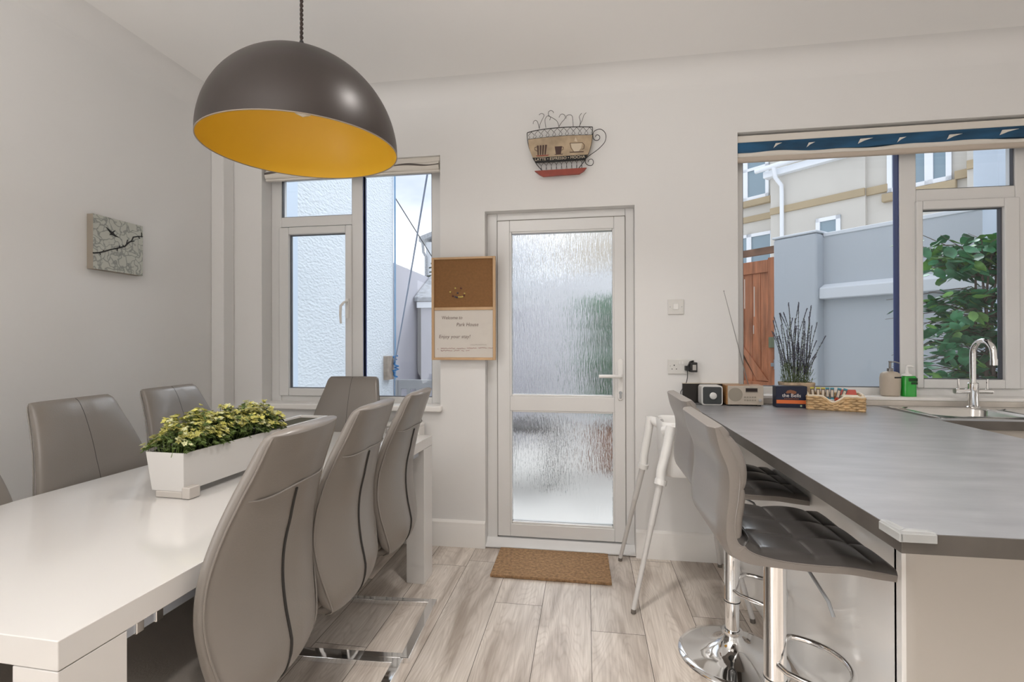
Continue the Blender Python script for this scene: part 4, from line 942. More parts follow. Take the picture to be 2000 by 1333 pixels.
for i, (px, py, c) in enumerate(((320, 485, 'y'), (372, 445, 'y'), (430, 447, 'r'), (468, 500, 'y'), (395, 495, 'b'), (345, 527, 'r'), (372, 535, 'b'), (390, 542, 'b'), (410, 537, 'y'), (428, 537, 'y'), (446, 533, 'y'), (462, 520, 'r'))):
    p = at_y(820+px*.1875, 480+py*.1875, yb+.010)
    if c not in pin0:
        b = B(); b.lathe([(0, 0), (.0045, 0), (.0035, .005), (.005, .008), (0, .010)], p, 10, Matrix.Rotation(pi/2, 4, 'X')); o = b.build('push_pin', pinc[c], smooth='x', origin=p)
        tag(o, None, 'pin', 'push pins in the cork panel'); pin0[c] = o
    else: o = pin0[c].copy(); COL.objects.link(o); o.location = p
    o['label'] = ['brass push pin farthest left in the cork panel', 'brass push pin at the top left of the cork pin cluster', 'dark red push pin at the top of the cork pin cluster', 'brass push pin at the right edge of the cork pin cluster',
                  'dark blue push pin in the middle of the cork pin cluster', 'dark red push pin at the left end of the bottom pin row', 'dark blue push pin, second from the left in the bottom pin row', 'dark blue push pin beside the brass pins of the bottom row',
                  'brass push pin, first of three side by side in the bottom row', 'brass push pin, middle of three side by side in the bottom row', 'brass push pin, last of three side by side in the bottom row', 'dark red push pin at the right end of the bottom pin row'][i]

# ------------------------------------------------------------------ door mat
dm = B(); n = 60; random.seed(1)
def edge_(i): return .003*noise.noise(Vector((i*.9, 3, 1)))
P_ = [(-.512, 2.562), (.128, 2.562), (.122, 2.912), (-.516, 2.912)]
pl = []
for (a, c) in ((0, 1), (1, 2), (2, 3), (3, 0)):
    for i in range(n): t = i/n; pl.append((P_[a][0]+(P_[c][0]-P_[a][0])*t+.003*noise.noise(Vector((t*40, a*7, 0))), P_[a][1]+(P_[c][1]-P_[a][1])*t+.003*noise.noise(Vector((t*40, a*7, 5)))))
dm.prism(pl, lambda p, t: (p[0], p[1], t), .001, .016); tag(dm.build('doormat', coir, bevel=.003), 'brown coir doormat in front of the back door', 'doormat')

# ------------------------------------------------------------------ switch, socket, charger
sw = thing('light_switch', (.515, WY, 1.46), 'white light switch plate high on the wall right of the door', 'switch')
b = B(); b.box(.470, .560, WY-.009, WY-.0005, 1.418, 1.505); b.build('switch_plate', switch_m, sw, bevel=.004)
b = B(); b.box(.500, .529, WY-.013, WY-.009, 1.445, 1.480); b.build('rocker', plastic_w, sw, bevel=.002)
b = B()
for x in (.482, .547): b.lathe([(0, 0), (.0028, 0), (.0028, .001), (0, .001)], (x, WY-.009, 1.462), 10, Matrix.Rotation(pi/2, 4, 'X'))
b.build('screw', iron, sw)
so = thing('double_socket', (.54, WY, 1.115), 'white double power socket with one free outlet above the worktop corner', 'socket')
b = B(); b.box(.468, .614, WY-.009, WY-.0005, 1.073, 1.159); b.build('socket_plate', switch_m, so, bevel=.004)
b = B(); b.box(.529, .538, WY-.012, WY-.009, 1.13, 1.148); b.box(.545, .554, WY-.012, WY-.009, 1.13, 1.148); b.build('rocker', plastic_w, so, bevel=.001)
b = B(); b.box(.501, .506, WY-.0096, WY-.008, 1.120, 1.128); b.box(.489, .494, WY-.0096, WY-.008, 1.100, 1.105); b.box(.513, .518, WY-.0096, WY-.008, 1.100, 1.105); b.box(.480, .483, WY-.0096, WY-.008, 1.118, 1.121); b.build('outlet_holes', black_ink, so)
ad = thing('power_adapter', (.600, WY-.03, 1.12), 'black plug-in power adapter with its thin cable in the double socket', 'adapter')
b = B(); b.box(.560, .585, WY-.045, WY-.0095, 1.095, 1.122); b.box(.583, .618, WY-.075, WY-.012, 1.088, 1.143); b.tube([(.575, WY-.04, 1.12), (.585, WY-.045, 1.145), (.600, WY-.06, 1.150)], .006, 8); b.build('adapter_body', plastic_b, ad, bevel=.005)
b = B(); b.box(.592, .611, WY-.0757, WY-.0749, 1.100, 1.130); b.build('adapter_label', mat('grey_adapter_label', (.45, .43, .40), .5), ad)
b = B(); pts = [(.572, WY-.03, 1.10), (.573, WY-.028, 1.06), (.566, WY-.02, 1.02), (.545, WY-.018, .985), (.537, WY-.02, .965), (.55, WY-.04, .935), (.575, WY-.08, .916), (.62, WY-.11, .914), (.66, WY-.10, .914)]
sm = smooth_prof([tuple(p) for p in pts], 50); b.tube(sm, .0022, 6); b.build('cable', plastic_b, ad, smooth='x')

# ------------------------------------------------------------------ radiator under the left window
rd = thing('radiator', (-1.45, 2.86, 0), 'white panel radiator below the window behind the table', 'radiator')
b = B()
for i in range(26): x = -1.88+i*.034; b.box(x+.003, x+.031, 2.80, 2.82, .20, .745)
b.box(-1.885, -.995, 2.812, 2.84, .18, .75); b.build('front_panel', trim_m, rd, bevel=.004)
b = B(); b.box(-1.89, -.99, 2.798, 2.90, .75, .765); b.box(-1.89, -1.875, 2.8, 2.90, .19, .75); b.box(-1.005, -.99, 2.8, 2.90, .19, .75); b.box(-1.7, -1.68, 2.88, WY-.001, .4, .5); b.box(-1.2, -1.18, 2.88, WY-.001, .4, .5); b.build('grille_cover', trim_m, rd, bevel=.003)
b = B(); b.tube([(-1.86, 2.86, .19), (-1.86, 2.86, 0)], .008, 8); b.tube([(-1.02, 2.86, .19), (-1.02, 2.86, 0)], .008, 8); b.build('supply_pipe', chrome, rd)

# ================================================================== KITCHEN PENINSULA
CX0, CX1, CY0 = .568, 1.545, .985; CT = .91; TK = .038
wt = B(); v = B
b = B(); b.box(CX0, CX1, CY0, WY-.001, CT-TK, CT-.0006); o = b.build('breakfast_bar_worktop', lam_edge, bevel=.0015, origin=(1.05, 1.9, CT))
tag(o, 'dark grey laminate breakfast bar worktop projecting from the window wall', 'worktop')
b = B(); b.box(CX0+.0008, CX1-.0008, CY0+.0008, WY-.0015, CT-.0006, CT); b2_ = b.build('laminate_surface', lam_top, o, origin=(1.05, 1.9, CT))
bc = thing('base_cabinet', (1.15, 2.1, 0), 'white gloss panelled base unit under the breakfast bar', 'cabinet')
b = B(); b.box(.79, .808, 1.37, WY-.001, .0, CT-TK-.0005); b.build('side_panel', panel_m, bc, bevel=.002)
b = B()
R_ = .03; arc = [(.79+R_-R_*cos(t), 1.362+R_-R_*sin(t)) for t in [i*pi/2/6 for i in range(7)]]
b.prism(arc+[(CX1-.01, 1.362), (CX1-.01, 1.385), (.812, 1.385), (.79, 1.40)], lambda p, t: (p[0], p[1], t), 0.0, CT-TK-.0005); b.build('end_panel', beige_panel, bc, smooth='x', ang=50)
b = B(); b.box(.83, CX1-.03, 1.40, WY-.01, .10, CT-TK-.002); b.build('carcass', beige_panel, bc)
b = B(); b.box(.86, CX1-.09, 1.43, WY-.02, 0, .10); b.build('plinth', trim_m, bc)
cpb = thing('corner_protector', (CX0, CY0, CT), 'clear plastic corner protector on the worktop tip', 'corner guard')
b = B(); b.hexa([(CX0-.006, CY0-.006, CT), (CX0+.055, CY0-.006, CT), (CX0+.055, CY0+.012, CT), (CX0+.012, CY0+.012, CT)]+[(CX0-.004, CY0-.004, CT+.006), (CX0+.053, CY0-.004, CT+.005), (CX0+.053, CY0+.012, CT+.004), (CX0+.012, CY0+.012, CT+.005)])
b.hexa([(CX0-.006, CY0-.006, CT), (CX0+.012, CY0+.012, CT), (CX0+.012, CY0+.058, CT), (CX0-.006, CY0+.058, CT)]+[(CX0-.004, CY0-.004, CT+.006), (CX0+.012, CY0+.012, CT+.005), (CX0+.012, CY0+.056, CT+.004), (CX0-.004, CY0+.056, CT+.005)])
b.box(CX0-.006, CX0+.055, CY0-.007, CY0-.0002, CT-.015, CT+.001); b.box(CX0-.007, CX0-.0002, CY0-.007, CY0+.058, CT-.015, CT+.001)
b.build('guard_body', clear_p, cpb, bevel=.0015)

# sink run
SY0 = 2.405
b = B(); b.box(CX1+.001, XR-.002, SY0, 2.47, CT-TK, CT); b.box(CX1+.001, XR-.002, 2.855, WY-.001, CT-TK, CT); b.box(2.56, XR-.002, 2.47, 2.855, CT-TK, CT); b.box(CX1+.001, 1.585, 2.47, 2.855, CT-TK, CT)
b.mi = 1
tag(b.build('sink_worktop', [lam_edge, lam_top], bevel=.001, origin=(2.4, 2.6, CT)), 'dark laminate worktop run under the kitchen window', 'worktop')
b = B(); b.box(CX1+.002, XR-.003, SY0+.001, 2.469, CT, CT+.0008); b.box(CX1+.002, XR-.003, 2.856, WY-.002, CT, CT+.0008); b.box(2.561, XR-.003, 2.47, 2.855, CT, CT+.0008)
bb_ = b.build('laminate_surface', lam_top, bpy.data.objects['sink_worktop'], origin=(2.4, 2.6, CT))
kc = thing('sink_cabinet', (2.5, 2.7, 0), 'cream kitchen base cabinets under the sink', 'cabinet')
b = B(); b.box(CX1+.02, XR-.002, 2.46, WY-.01, .1, CT-TK-.22); b.build('carcass', beige_panel, kc)
for i in range(3):
    xa = CX1+.06+i*.62; b = B(); b.box(xa, xa+.6, 2.435, 2.458, .12, CT-TK-.004); d_ = b.build('cabinet_door', beige_panel, kc, bevel=.003)
    b = B(); b.tube([(xa+.52, 2.434, .72), (xa+.52, 2.41, .72), (xa+.52, 2.41, .60), (xa+.52, 2.434, .60)], .005, 8); b.build('handle', chrome, d_, smooth='x')
b = B(); b.box(CX1+.02, XR-.002, 2.5, WY-.02, 0, .1); b.build('plinth', trim_m, kc)
sk = thing('kitchen_sink', (2.05, 2.66, CT), 'stainless steel one and a half bowl inset sink', 'sink')
b = B(); S0, S1, T0_, T1_ = 1.575, 2.57, 2.455, 2.865
def rrect(x0, x1, y0, y1, r, z, n=6):
    o = []
    for cx, cy, a0 in ((x1-r, y0+r, -pi/2), (x1-r, y1-r, 0), (x0+r, y1-r, pi/2), (x0+r, y0+r, pi)):
        for i in range(n+1): t = a0+i*pi/2/n; o.append((cx+r*cos(t), cy+r*sin(t), z))
    return o
bowls = [(1.60, 1.98, 2.485, 2.80), (2.03, 2.22, 2.50, 2.78)]
b.loft([rrect(S0, S1, T0_, T1_, .03, CT+.001), rrect(S0, S1, T0_, T1_, .03, CT+.003), rrect(S0+.008, S1-.008, T0_+.008, T1_-.008, .026, CT+.0055)], cap=False)
# deck as strips around the bowls
zt = CT+.0055
def deck(x0, x1, y0, y1): b.face([b.bm.verts.new(p) for p in ((x0, y0, zt), (x1, y0, zt), (x1, y1, zt), (x0, y1, zt))])
deck(S0+.008, S1-.008, 2.80, T1_-.008); deck(S0+.008, S1-.008, T0_+.008, 2.485); deck(S0+.008, 1.60, 2.485, 2.80); deck(1.98, 2.03, 2.485, 2.80); deck(2.22, S1-.008, 2.485, 2.80); deck(2.03, 2.22, 2.78, 2.80); deck(2.03, 2.22, 2.485, 2.50)
b.build('sink_deck', steel, sk, smooth='x')
for (x0, x1, y0, y1) in bowls:
    b = B(); b.loft([rrect(x0-.012, x1+.012, y0-.012, y1+.012, .06, zt+.001), rrect(x0-.002, x1+.002, y0-.002, y1+.002, .055, zt+.0035), rrect(x0+.006, x1-.006, y0+.006, y1-.006, .05, zt-.006), rrect(x0+.014, x1-.014, y0+.014, y1-.014, .05, zt-.13), rrect(x0+.04, x1-.04, y0+.04, y1-.04, .04, zt-.15)], cap=False)
    b.face([b.bm.verts.new(p) for p in rrect(x0+.04, x1-.04, y0+.04, y1-.04, .04, zt-.15)]); b.build('sink_bowl', steel, sk, smooth='x', ang=60)
tp_ = thing('mixer_tap', (1.972, 2.84, CT+.006), 'tall chrome mixer tap with two lever handles behind the sink', 'tap')
tx, ty, tz = 1.972, 2.838, CT+.0055
b = B(); b.lathe([(0, 0), (.030, 0), (.030, .005), (.024, .009), (.022, .06), (.0235, .065), (.0235, .125), (.019, .13), (.0, .13)], (tx, ty, tz), 24); b.build('tap_body', chrome, tp_, smooth='x')
b = B(); sp_ = [(tx, ty, tz+.125), (tx, ty, tz+.28)]+[(tx, ty-.065+.065*cos(t), tz+.28+.065*sin(t)) for t in [i*pi/12 for i in range(1, 12)]]+[(tx, ty-.13, tz+.275), (tx, ty-.132, tz+.24)]
b.tube(sp_, .0135, 14); b.lathe([(0, 0), (.0155, 0), (.0155, .03), (.0, .03)], (tx, ty-.132, tz+.225), 16); b.build('spout', chrome, tp_, smooth='x')
for sgn in (-1, 1):
    b = B(); b.tube([(tx, ty, tz+.085), (tx+sgn*.085, ty, tz+.085)], .0135, 14); h_ = b.build('handle_arm', chrome, tp_, smooth='x')
    b = B(); b.tube([(tx+sgn*.066, ty, tz+.09), (tx+sgn*.066, ty, tz+.148)], .0055, 8); b.build('lever', chrome, h_, smooth='x')

# upstands
b = B(); b.box(.548, .856, WY-.022, WY-.001, CT, 1.020); ob = b.build('dark_upstand', ups_m, origin=(.7, WY, CT), bevel=.0015)
tag(ob, 'short near-black upstand at the back of the worktop behind the speaker', 'upstand')
b = B(); b.box(.548, .856, WY-.0225, WY-.001, 1.0202, 1.0235); b.build('top_trim', pch, ob, origin=(.7, WY, CT))
b = B(); b.box(.858, XR-.002, WY-.024, WY-.001, CT+.001, RZ0-.0125); tag(b.build('pale_upstand', mat('beige_stone_upstand', (.58, .53, .47), .35, var=.12, vscale=8), origin=(2, WY, CT), bevel=.001), 'pale beige upstand strip below the kitchen window', 'upstand')

# ------------------------------------------------------------------ things on the worktop
# speaker
sk_ = thing('cube_speaker', (.685, 2.82, CT), 'small silver-rimmed charcoal cube speaker with a round dial', 'speaker')
b = B(); b.prism(rrect(.627, .738, 0, .108, .014, 0, 4) and [(x, z+CT+.001) for x, z, _ in rrect(.627, .738, 0, .108, .014, 0, 4)], lambda p, t: (p[0], t, p[1]), 2.80, 2.885); b.build('speaker_case', spk_rim, sk_, smooth='x', bevel=.002)
b = B(); b.prism([(x, z+CT+.001) for x, z, _ in rrect(.634, .731, .007, .101, .010, 0, 4)], lambda p, t: (p[0], t, p[1]), 2.797, 2.801); b.build('speaker_cloth', spk_face, sk_)
b = B(); b.lathe([(0, 0), (.0185, 0), (.0185, .008), (.016, .010), (0, .010)], (.686, 2.797, CT+.054), 24, Matrix.Rotation(pi/2, 4, 'X')); b.build('dial', spk_rim, sk_, smooth='x')
# radio
ra = thing('table_radio', (.86, 2.83, CT), 'silver-fronted radio with wooden sides and a raised aerial', 'radio')
a0, a1, ry, rz0, rz1 = .757, .947, 2.80, CT+.006, CT+.112
b = B(); b.box(a0-.0, a1, ry+.002, ry+.085, rz0, rz1); b.build('radio_case', walnut, ra, bevel=.003)
b = B(); b.box(a0+.006, a1-.001, ry-.002, ry+.002, rz0+.001, rz1-.002); fr_ = b.build('front_panel', radio_f, ra, bevel=.002)
b = B(); b.lathe([(0, 0), (.037, 0), (.036, .0015), (0, .0015)], (a0+.045, ry-.002, rz0+.056), 32, Matrix.Rotation(pi/2, 4, 'X')); b.build('speaker_grille', radio_g, fr_, smooth='x')
b = B(); b.box(a0+.098, a0+.158, ry-.0035, ry-.0018, rz1-.034, rz1-.015); b.build('display', lcd, fr_)
b = B(); b.box(a0+.097, a0+.160, ry-.003, ry-.0018, rz1-.040, rz1-.0355); b.box(a0+.118, a0+.134, ry-.003, ry-.0018, rz1-.010, rz1-.007)
for i in range(5):
    for j in range(2): b.box(a0+.090+i*.013, a0+.099+i*.013, ry-.0032, ry-.0018, rz0+.022+j*.016, rz0+.030+j*.016)
b.build('buttons', radio_g, fr_)
b = B(); b.lathe([(0, 0), (.009, 0), (.008, .012), (0, .012)], (a0+.168, ry-.002, rz0+.028), 20, Matrix.Rotation(pi/2, 4, 'X')); b.build('tuning_knob', chrome, ra, smooth='x')
for fx0, fy0 in ((a0+.01, ry+.01), (a1-.03, ry+.01), (a0+.01, ry+.06), (a1-.03, ry+.06)): b = B(); b.box(fx0, fx0+.02, fy0, fy0+.02, CT+.0003, rz0); b.build('rubber_foot', plastic_b, ra)
e0 = Vector((.895, 2.878, rz1-.01)); e1 = at_y(1414, 570, 2.86)
b = B(); b.tube([e0, e0.lerp(e1, .4), e1], [.0026, .0021, .0016], 6); b.lathe([(0, 0), (.003, 0), (.003, .006), (0, .006)], e1, 8); b.build('aerial', pump_g, ra, smooth='x')
# tea box
tx_ = thing('tea_box', (1.075, 2.74, CT), 'navy tea box with an orange band standing before the lavender pot', 'box')
bM = Matrix.Translation((1.073, 2.79, CT+.0005)) @ Matrix.Rotation(radians(-6), 4, 'Z')
bw, bh, bd = .148, .113, .07
b = B(); b.obox(bM @ Matrix.Translation((0, 0, bh/2)), bw, bd, bh); b.build('box_body', navy, tx_, bevel=.001)
b = B(); b.obox(bM @ Matrix.Translation((.001, -bd/2-.0004, .031)), bw*.985, .001, .019); b.obox(bM @ Matrix.Translation((bw/2+.0004, 0, .031)), .001, bd*.98, .019); b.build('orange_band', orange, tx_)
b = B(); b.mesh(text_mesh('the Bells', .026, .0003), bM @ Matrix.Translation((0, -bd/2-.0008, .056)) @ RX90); b.build('lettering', white_ink, tx_, recalc=False)
b = B()
for i in range(9): b.obox(bM @ Matrix.Translation((-.032+i*.0078, -bd/2-.0005, .0475)), .005, .001, .005)
b.prism([(-.028, .078), (-.02, .090), (-.004, .094), (.014, .090), (.024, .084), (.02, .074), (.006, .070), (-.004, .078), (-.018, .074)], lambda p, t: bM @ Vector((p[0], -bd/2+t, p[1])), -.001, .0005); b.build('copper_emblem', gold_m, tx_)
b = B(); b.lathe([(0, 0), (.005, 0), (.005, .001), (0, .001)], bM @ Vector((.045, -bd/2, .011)), 12, Matrix.Rotation(pi/2, 4, 'X')); b.build('green_seal', greenish, tx_)
# lavender pot
lv = thing('potted_lavender', (1.155, 2.86, CT), 'tall lavender plant in a pale square wicker pot', 'plant')
lx, ly = 1.135, 2.862
b = B(); rings = []
for i in range(15):
    z = CT+.0005+.128*i/14; w_ = .058+.012*i/14+.0018*(i % 2); rings.append(rrect(lx-w_*1.15, lx+w_*1.15, ly-.048-.001*(i % 2), ly+.048, .015, z, 3))
rings.append(rrect(lx-.076, lx+.076, ly-.043, ly+.043, .012, CT+.1285, 3)); rings.append(rrect(lx-.07, lx+.07, ly-.04, ly+.04, .012, CT+.115, 3))
b.loft(rings); b.build('wicker_pot', wicker_l, lv, smooth='x')
random.seed(17); bst, bbd, blf = B(), B(), B()
for k in range(50):
    p = Vector((lx+random.uniform(-.06, .06), ly+random.uniform(-.033, .03), CT+.11)); hgt = random.uniform(.15, .40) if k > 9 else random.uniform(.36, .46)
    ln = (p.x-lx)*1.2+random.uniform(-.05, .05); q = p+Vector((ln, random.uniform(-.03, .02), hgt)); m_ = p.lerp(q, .55)+Vector((-ln*.15, 0, 0))
    if k < 6: q += Vector((random.choice((-.04, .04)), 0, -.01))
    pts = [Vector(v) for v in smooth_prof([tuple(p), tuple(m_), tuple(q)], 12)]; bst.tube(pts, .0013, 4)
    nb_ = 14 if k < 12 else 10
    for j in range(nb_*3):
        t = .30+.70*j/(nb_*3)
        if .62 < t < .80 and j % 3: continue
        c = pts[min(12, int(t*12))].lerp(pts[min(12, int(t*12)+1)], (t*12) % 1)
        for s_ in range(2):
            a = random.uniform(0, 6.28); o_ = Vector((cos(a), sin(a), .6))*random.uniform(.003, .0055 if t < .8 else .004)
            bbd.tube([c-o_*.3, c+o_], [.0024, .0014], 4)
for k in range(620):
    p = Vector((lx+random.uniform(-.07, .07), ly+random.uniform(-.036, .035), CT+.115+.11*random.random()**1.6)); a = random.uniform(0, 6.28); d = Vector((cos(a), sin(a)*.6, random.uniform(.3, 1.4))).normalized()*random.uniform(.02, .042)
    s_ = Vector((-sin(a), cos(a), 0))*.0018; vs = [blf.bm.verts.new(v) for v in (p-s_*.4, p+d*.5-s_, p+d, p+d*.5+s_)]; blf.face(vs)
bst.build('stems', lav_stem, lv); bbd.build('flower_spikes', brush, lv); blf.build('leaves', lav_leaf, lv, recalc=False)
# wicker basket
bkM = Matrix.Translation((1.268, 2.742, CT+.0008)) @ Matrix.Rotation(radians(-19), 4, 'Z')
bk = thing('wicker_basket', (1.268, 2.742, CT), 'low woven wicker tray basket with a dipped front holding sachets', 'basket')
BW, BD = .118, .085
def bkh(x, front): # rim height
    if not front: return .075
    t = min(1, abs(x+.01)/.055); return .038+.030*(t*t*(3-2*t)) if abs(x+.01) < .055 else .068
b = B(); rows = 6
def strand(face_pts, zf, r):
    pass
N = 44
per = []
for x in [(-BW+2*BW*i/N) for i in range(N)]: per.append((x, -BD, True))
for i in range(30): per.append((BW, -BD+2*BD*i/30, False))
for x in [(BW-2*BW*i/N) for i in range(N)]: per.append((x, BD, False))
for i in range(30): per.append((-BW, BD-2*BD*i/30, False))
for r_ in range(rows):
    pts = []
    for i, (x, y, fr) in enumerate(per):
        nx, ny = (0, -1) if abs(y+BD) < 1e-6 and abs(x) < BW-1e-6 else ((1, 0) if abs(x-BW) < 1e-6 else ((0, 1) if abs(y-BD) < 1e-6 else (-1, 0)))
        H_ = bkh(x, fr) if fr else (.068 if y < -.03 else .075); z = .006+(H_-.010)*r_/(rows-1)
        w_ = .0036*sin(i*.785+r_*pi); z += .0
        pts.append(bkM @ Vector((x+nx*w_, y+ny*w_, z)))
    b.tube(pts, [.0078+.0012*sin(i*1.05*2+r_*pi) for i in range(len(pts))], 6, closed=True)
b.build('woven_side', wicker, bk, smooth='x')
b = B(); b.obox(bkM @ Matrix.Translation((0, 0, .006)), 2*BW, 2*BD, .006); b.build('basket_base', wicker, bk)
b = B()
pts = [bkM @ Vector((x, y, (bkh(x, fr) if fr else (.068 if y < -.03 else .075))+.004)) for x, y, fr in per]; b.tube(pts, .0052, 6, closed=True); b.build('rim', liner_m, bk, smooth='x')
# sachets
def stick(loc, rotx, roty, cA, cB, lab, grp, w=.017, hgt=.072):
    M = bkM @ Matrix.Translation(loc) @ Matrix.Rotation(roty, 4, 'Y') @ Matrix.Rotation(rotx, 4, 'X')
    root = thing('drink_sachet', M @ Vector((0, 0, 0)), lab, 'sachet', grp)
    b = B(); b.obox(M @ Matrix.Translation((0, 0, hgt/2)), w, .006, hgt); b.build('packet', cA, root, bevel=.0015)
    b = B(); b.obox(M @ Matrix.Translation((0, -.0034, hgt*.60)), w*.6, .001, hgt*.48); b.build('label_strip', pch, root)
    b = B(); b.obox(M @ Matrix.Translation((0, -.0034, hgt*.16)), w*.9, .001, hgt*.24); b.obox(M @ Matrix.Translation((0, 0, hgt*.97)), w*1.02, .008, hgt*.10); b.build('coloured_end', cB, root)
ysl = ['mustard-ended coffee sachet, leftmost in the basket beside the tea box', 'mustard-ended coffee sachet, middle of the yellow three', 'mustard-ended coffee sachet, next to the teal sachets']
for i in range(3): stick((-.088+i*.020, .005, .034), -.12, (-.10, .0, .03)[i], brn_p, yel_p, ysl[i], 'mustard sachets standing in the basket')
bsl = ['teal-ended sachet standing next to the mustard ones', 'teal-ended upright sachet, second of the teal ones', 'teal-ended sachet leaning right, third of the teal ones', 'teal-ended sachet leaning most, nearest the red packet']
for i in range(4): stick((-.026+i*.0195, .012, .034), -.12, (0, .02, .20, .30)[i], gry_p, blu_p, bsl[i], 'teal sachets standing in the basket')
b = B(); b.obox(bkM @ Matrix.Translation((.070, .012, .045)), .075, .075, .058); ob = b.build('cream_sachet_stack', cream_p, origin=bkM @ Vector((.07, .012, .02)), bevel=.006); tag(ob, 'stack of cream paper sachets at the right of the basket', 'sachets')
b = B(); b.obox(bkM @ Matrix.Translation((.064, .036, .084)) @ Matrix.Rotation(.5, 4, 'X'), .074, .045, .008); ob = b.build('red_sachet', red_p, origin=bkM @ Vector((.064, .036, .08)), bevel=.002); tag(ob, 'red paper sachet lying on top of the cream sachets', 'sachet')
b = B(); b.lathe([(0, 0), (.016, 0), (.021, .02), (.023, .021), (0, .022)], bkM @ Vector((-.022, -.052, .030)), 20); ob = b.build('milk_pot', plastic_w, smooth='x', origin=bkM @ Vector((-.022, -.052, .03))); tag(ob, 'white milk portion pot in the dip of the basket', 'milk pot')
b = B(); b.obox(bkM @ Matrix.Translation((.012, -.05, .046)) @ Matrix.Rotation(.6, 4, 'Y') @ Matrix.Rotation(.5, 4, 'X'), .034, .006, .030); ob = b.build('red_white_packet', red_p, origin=bkM @ Vector((.012, -.05, .04)), bevel=.002); tag(ob, 'small red and white packet leaning in the basket dip', 'packet')
b = B(); b.obox(bkM @ Matrix.Translation((.014, -.0545, .040)) @ Matrix.Rotation(.6, 4, 'Y') @ Matrix.Rotation(.5, 4, 'X'), .02, .002, .012); b.build('white_corner', plastic_w, ob, origin=ob.location)

# soap dispensers on the sill
sd = thing('soap_dispenser', (1.655, 2.965, RZ0+.006), 'beige ceramic soap dispenser with a grey metal pump on the kitchen sill', 'soap dispenser')
z_ = RZ0+.0065; dx, dy = 1.655, 2.962
b = B(); b.lathe([(0, 0), (.038, 0), (.044, .006), (.0475, .05), (.048, .10), (.044, .122), (.032, .132), (.014, .136), (0, .136)], (dx, dy, z_), 28); b.build('bottle', stone_w, sd, smooth='x')
b = B(); b.lathe([(0, .136), (.0145, .136), (.0145, .152), (.006, .154), (.006, .185), (.008, .187), (.008, .192), (0, .192)], (dx, dy, z_), 16); b.tube([(dx, dy, z_+.187), (dx+.015, dy-.015, z_+.188), (dx+.03, dy-.028, z_+.182)], .0035, 8); b.build('pump', pump_g, sd, smooth='x')
b = B(); b.loft([[((dx+.0482*sin(t)), dy-.0482*cos(t), z_+z) for z in (.100, .108)]+[((dx+.0475*sin(t)), dy-.0475*cos(t), z_+z) for z in (.108, .100)] for t in [-.1+i*.09 for i in range(14)]]); b.build('black_label_strip', black_ink, sd)
sd = thing('soap_bottle', (1.742, 2.955, z_), 'green hand soap bottle with a white pump on the kitchen sill', 'soap bottle')
dx, dy = 1.742, 2.955
b = B(); b.loft([rrect(dx-.034, dx+.034, dy-.022, dy+.022, .016, z_+z, 4) for z in (0, .004, .104)]+[rrect(dx-.028, dx+.028, dy-.018, dy+.018, .015, z_+.112, 4)]); b.build('bottle', green_s, sd, smooth='x')
b = B(); b.lathe([(0, .112), (.026, .112), (.022, .120), (.010, .124), (.006, .150), (.007, .166), (0, .168)], (dx-.008, dy, z_), 18); b.tube([(dx-.010, dy, z_+.163), (dx+.010, dy-.004, z_+.165), (dx+.022, dy-.006, z_+.160)], [.008, .0065, .005], 8); b.build('pump', plastic_w, sd, smooth='x')
b = B(); b.box(dx-.012, dx+.032, dy-.0226, dy-.0219, z_+.082, z_+.100); b.box(dx+.0, dx+.032, dy-.0226, dy-.0219, z_+.066, z_+.079); b.build('dark_label', mat('dark_green_label', (.005, .05, .01), .5), sd)

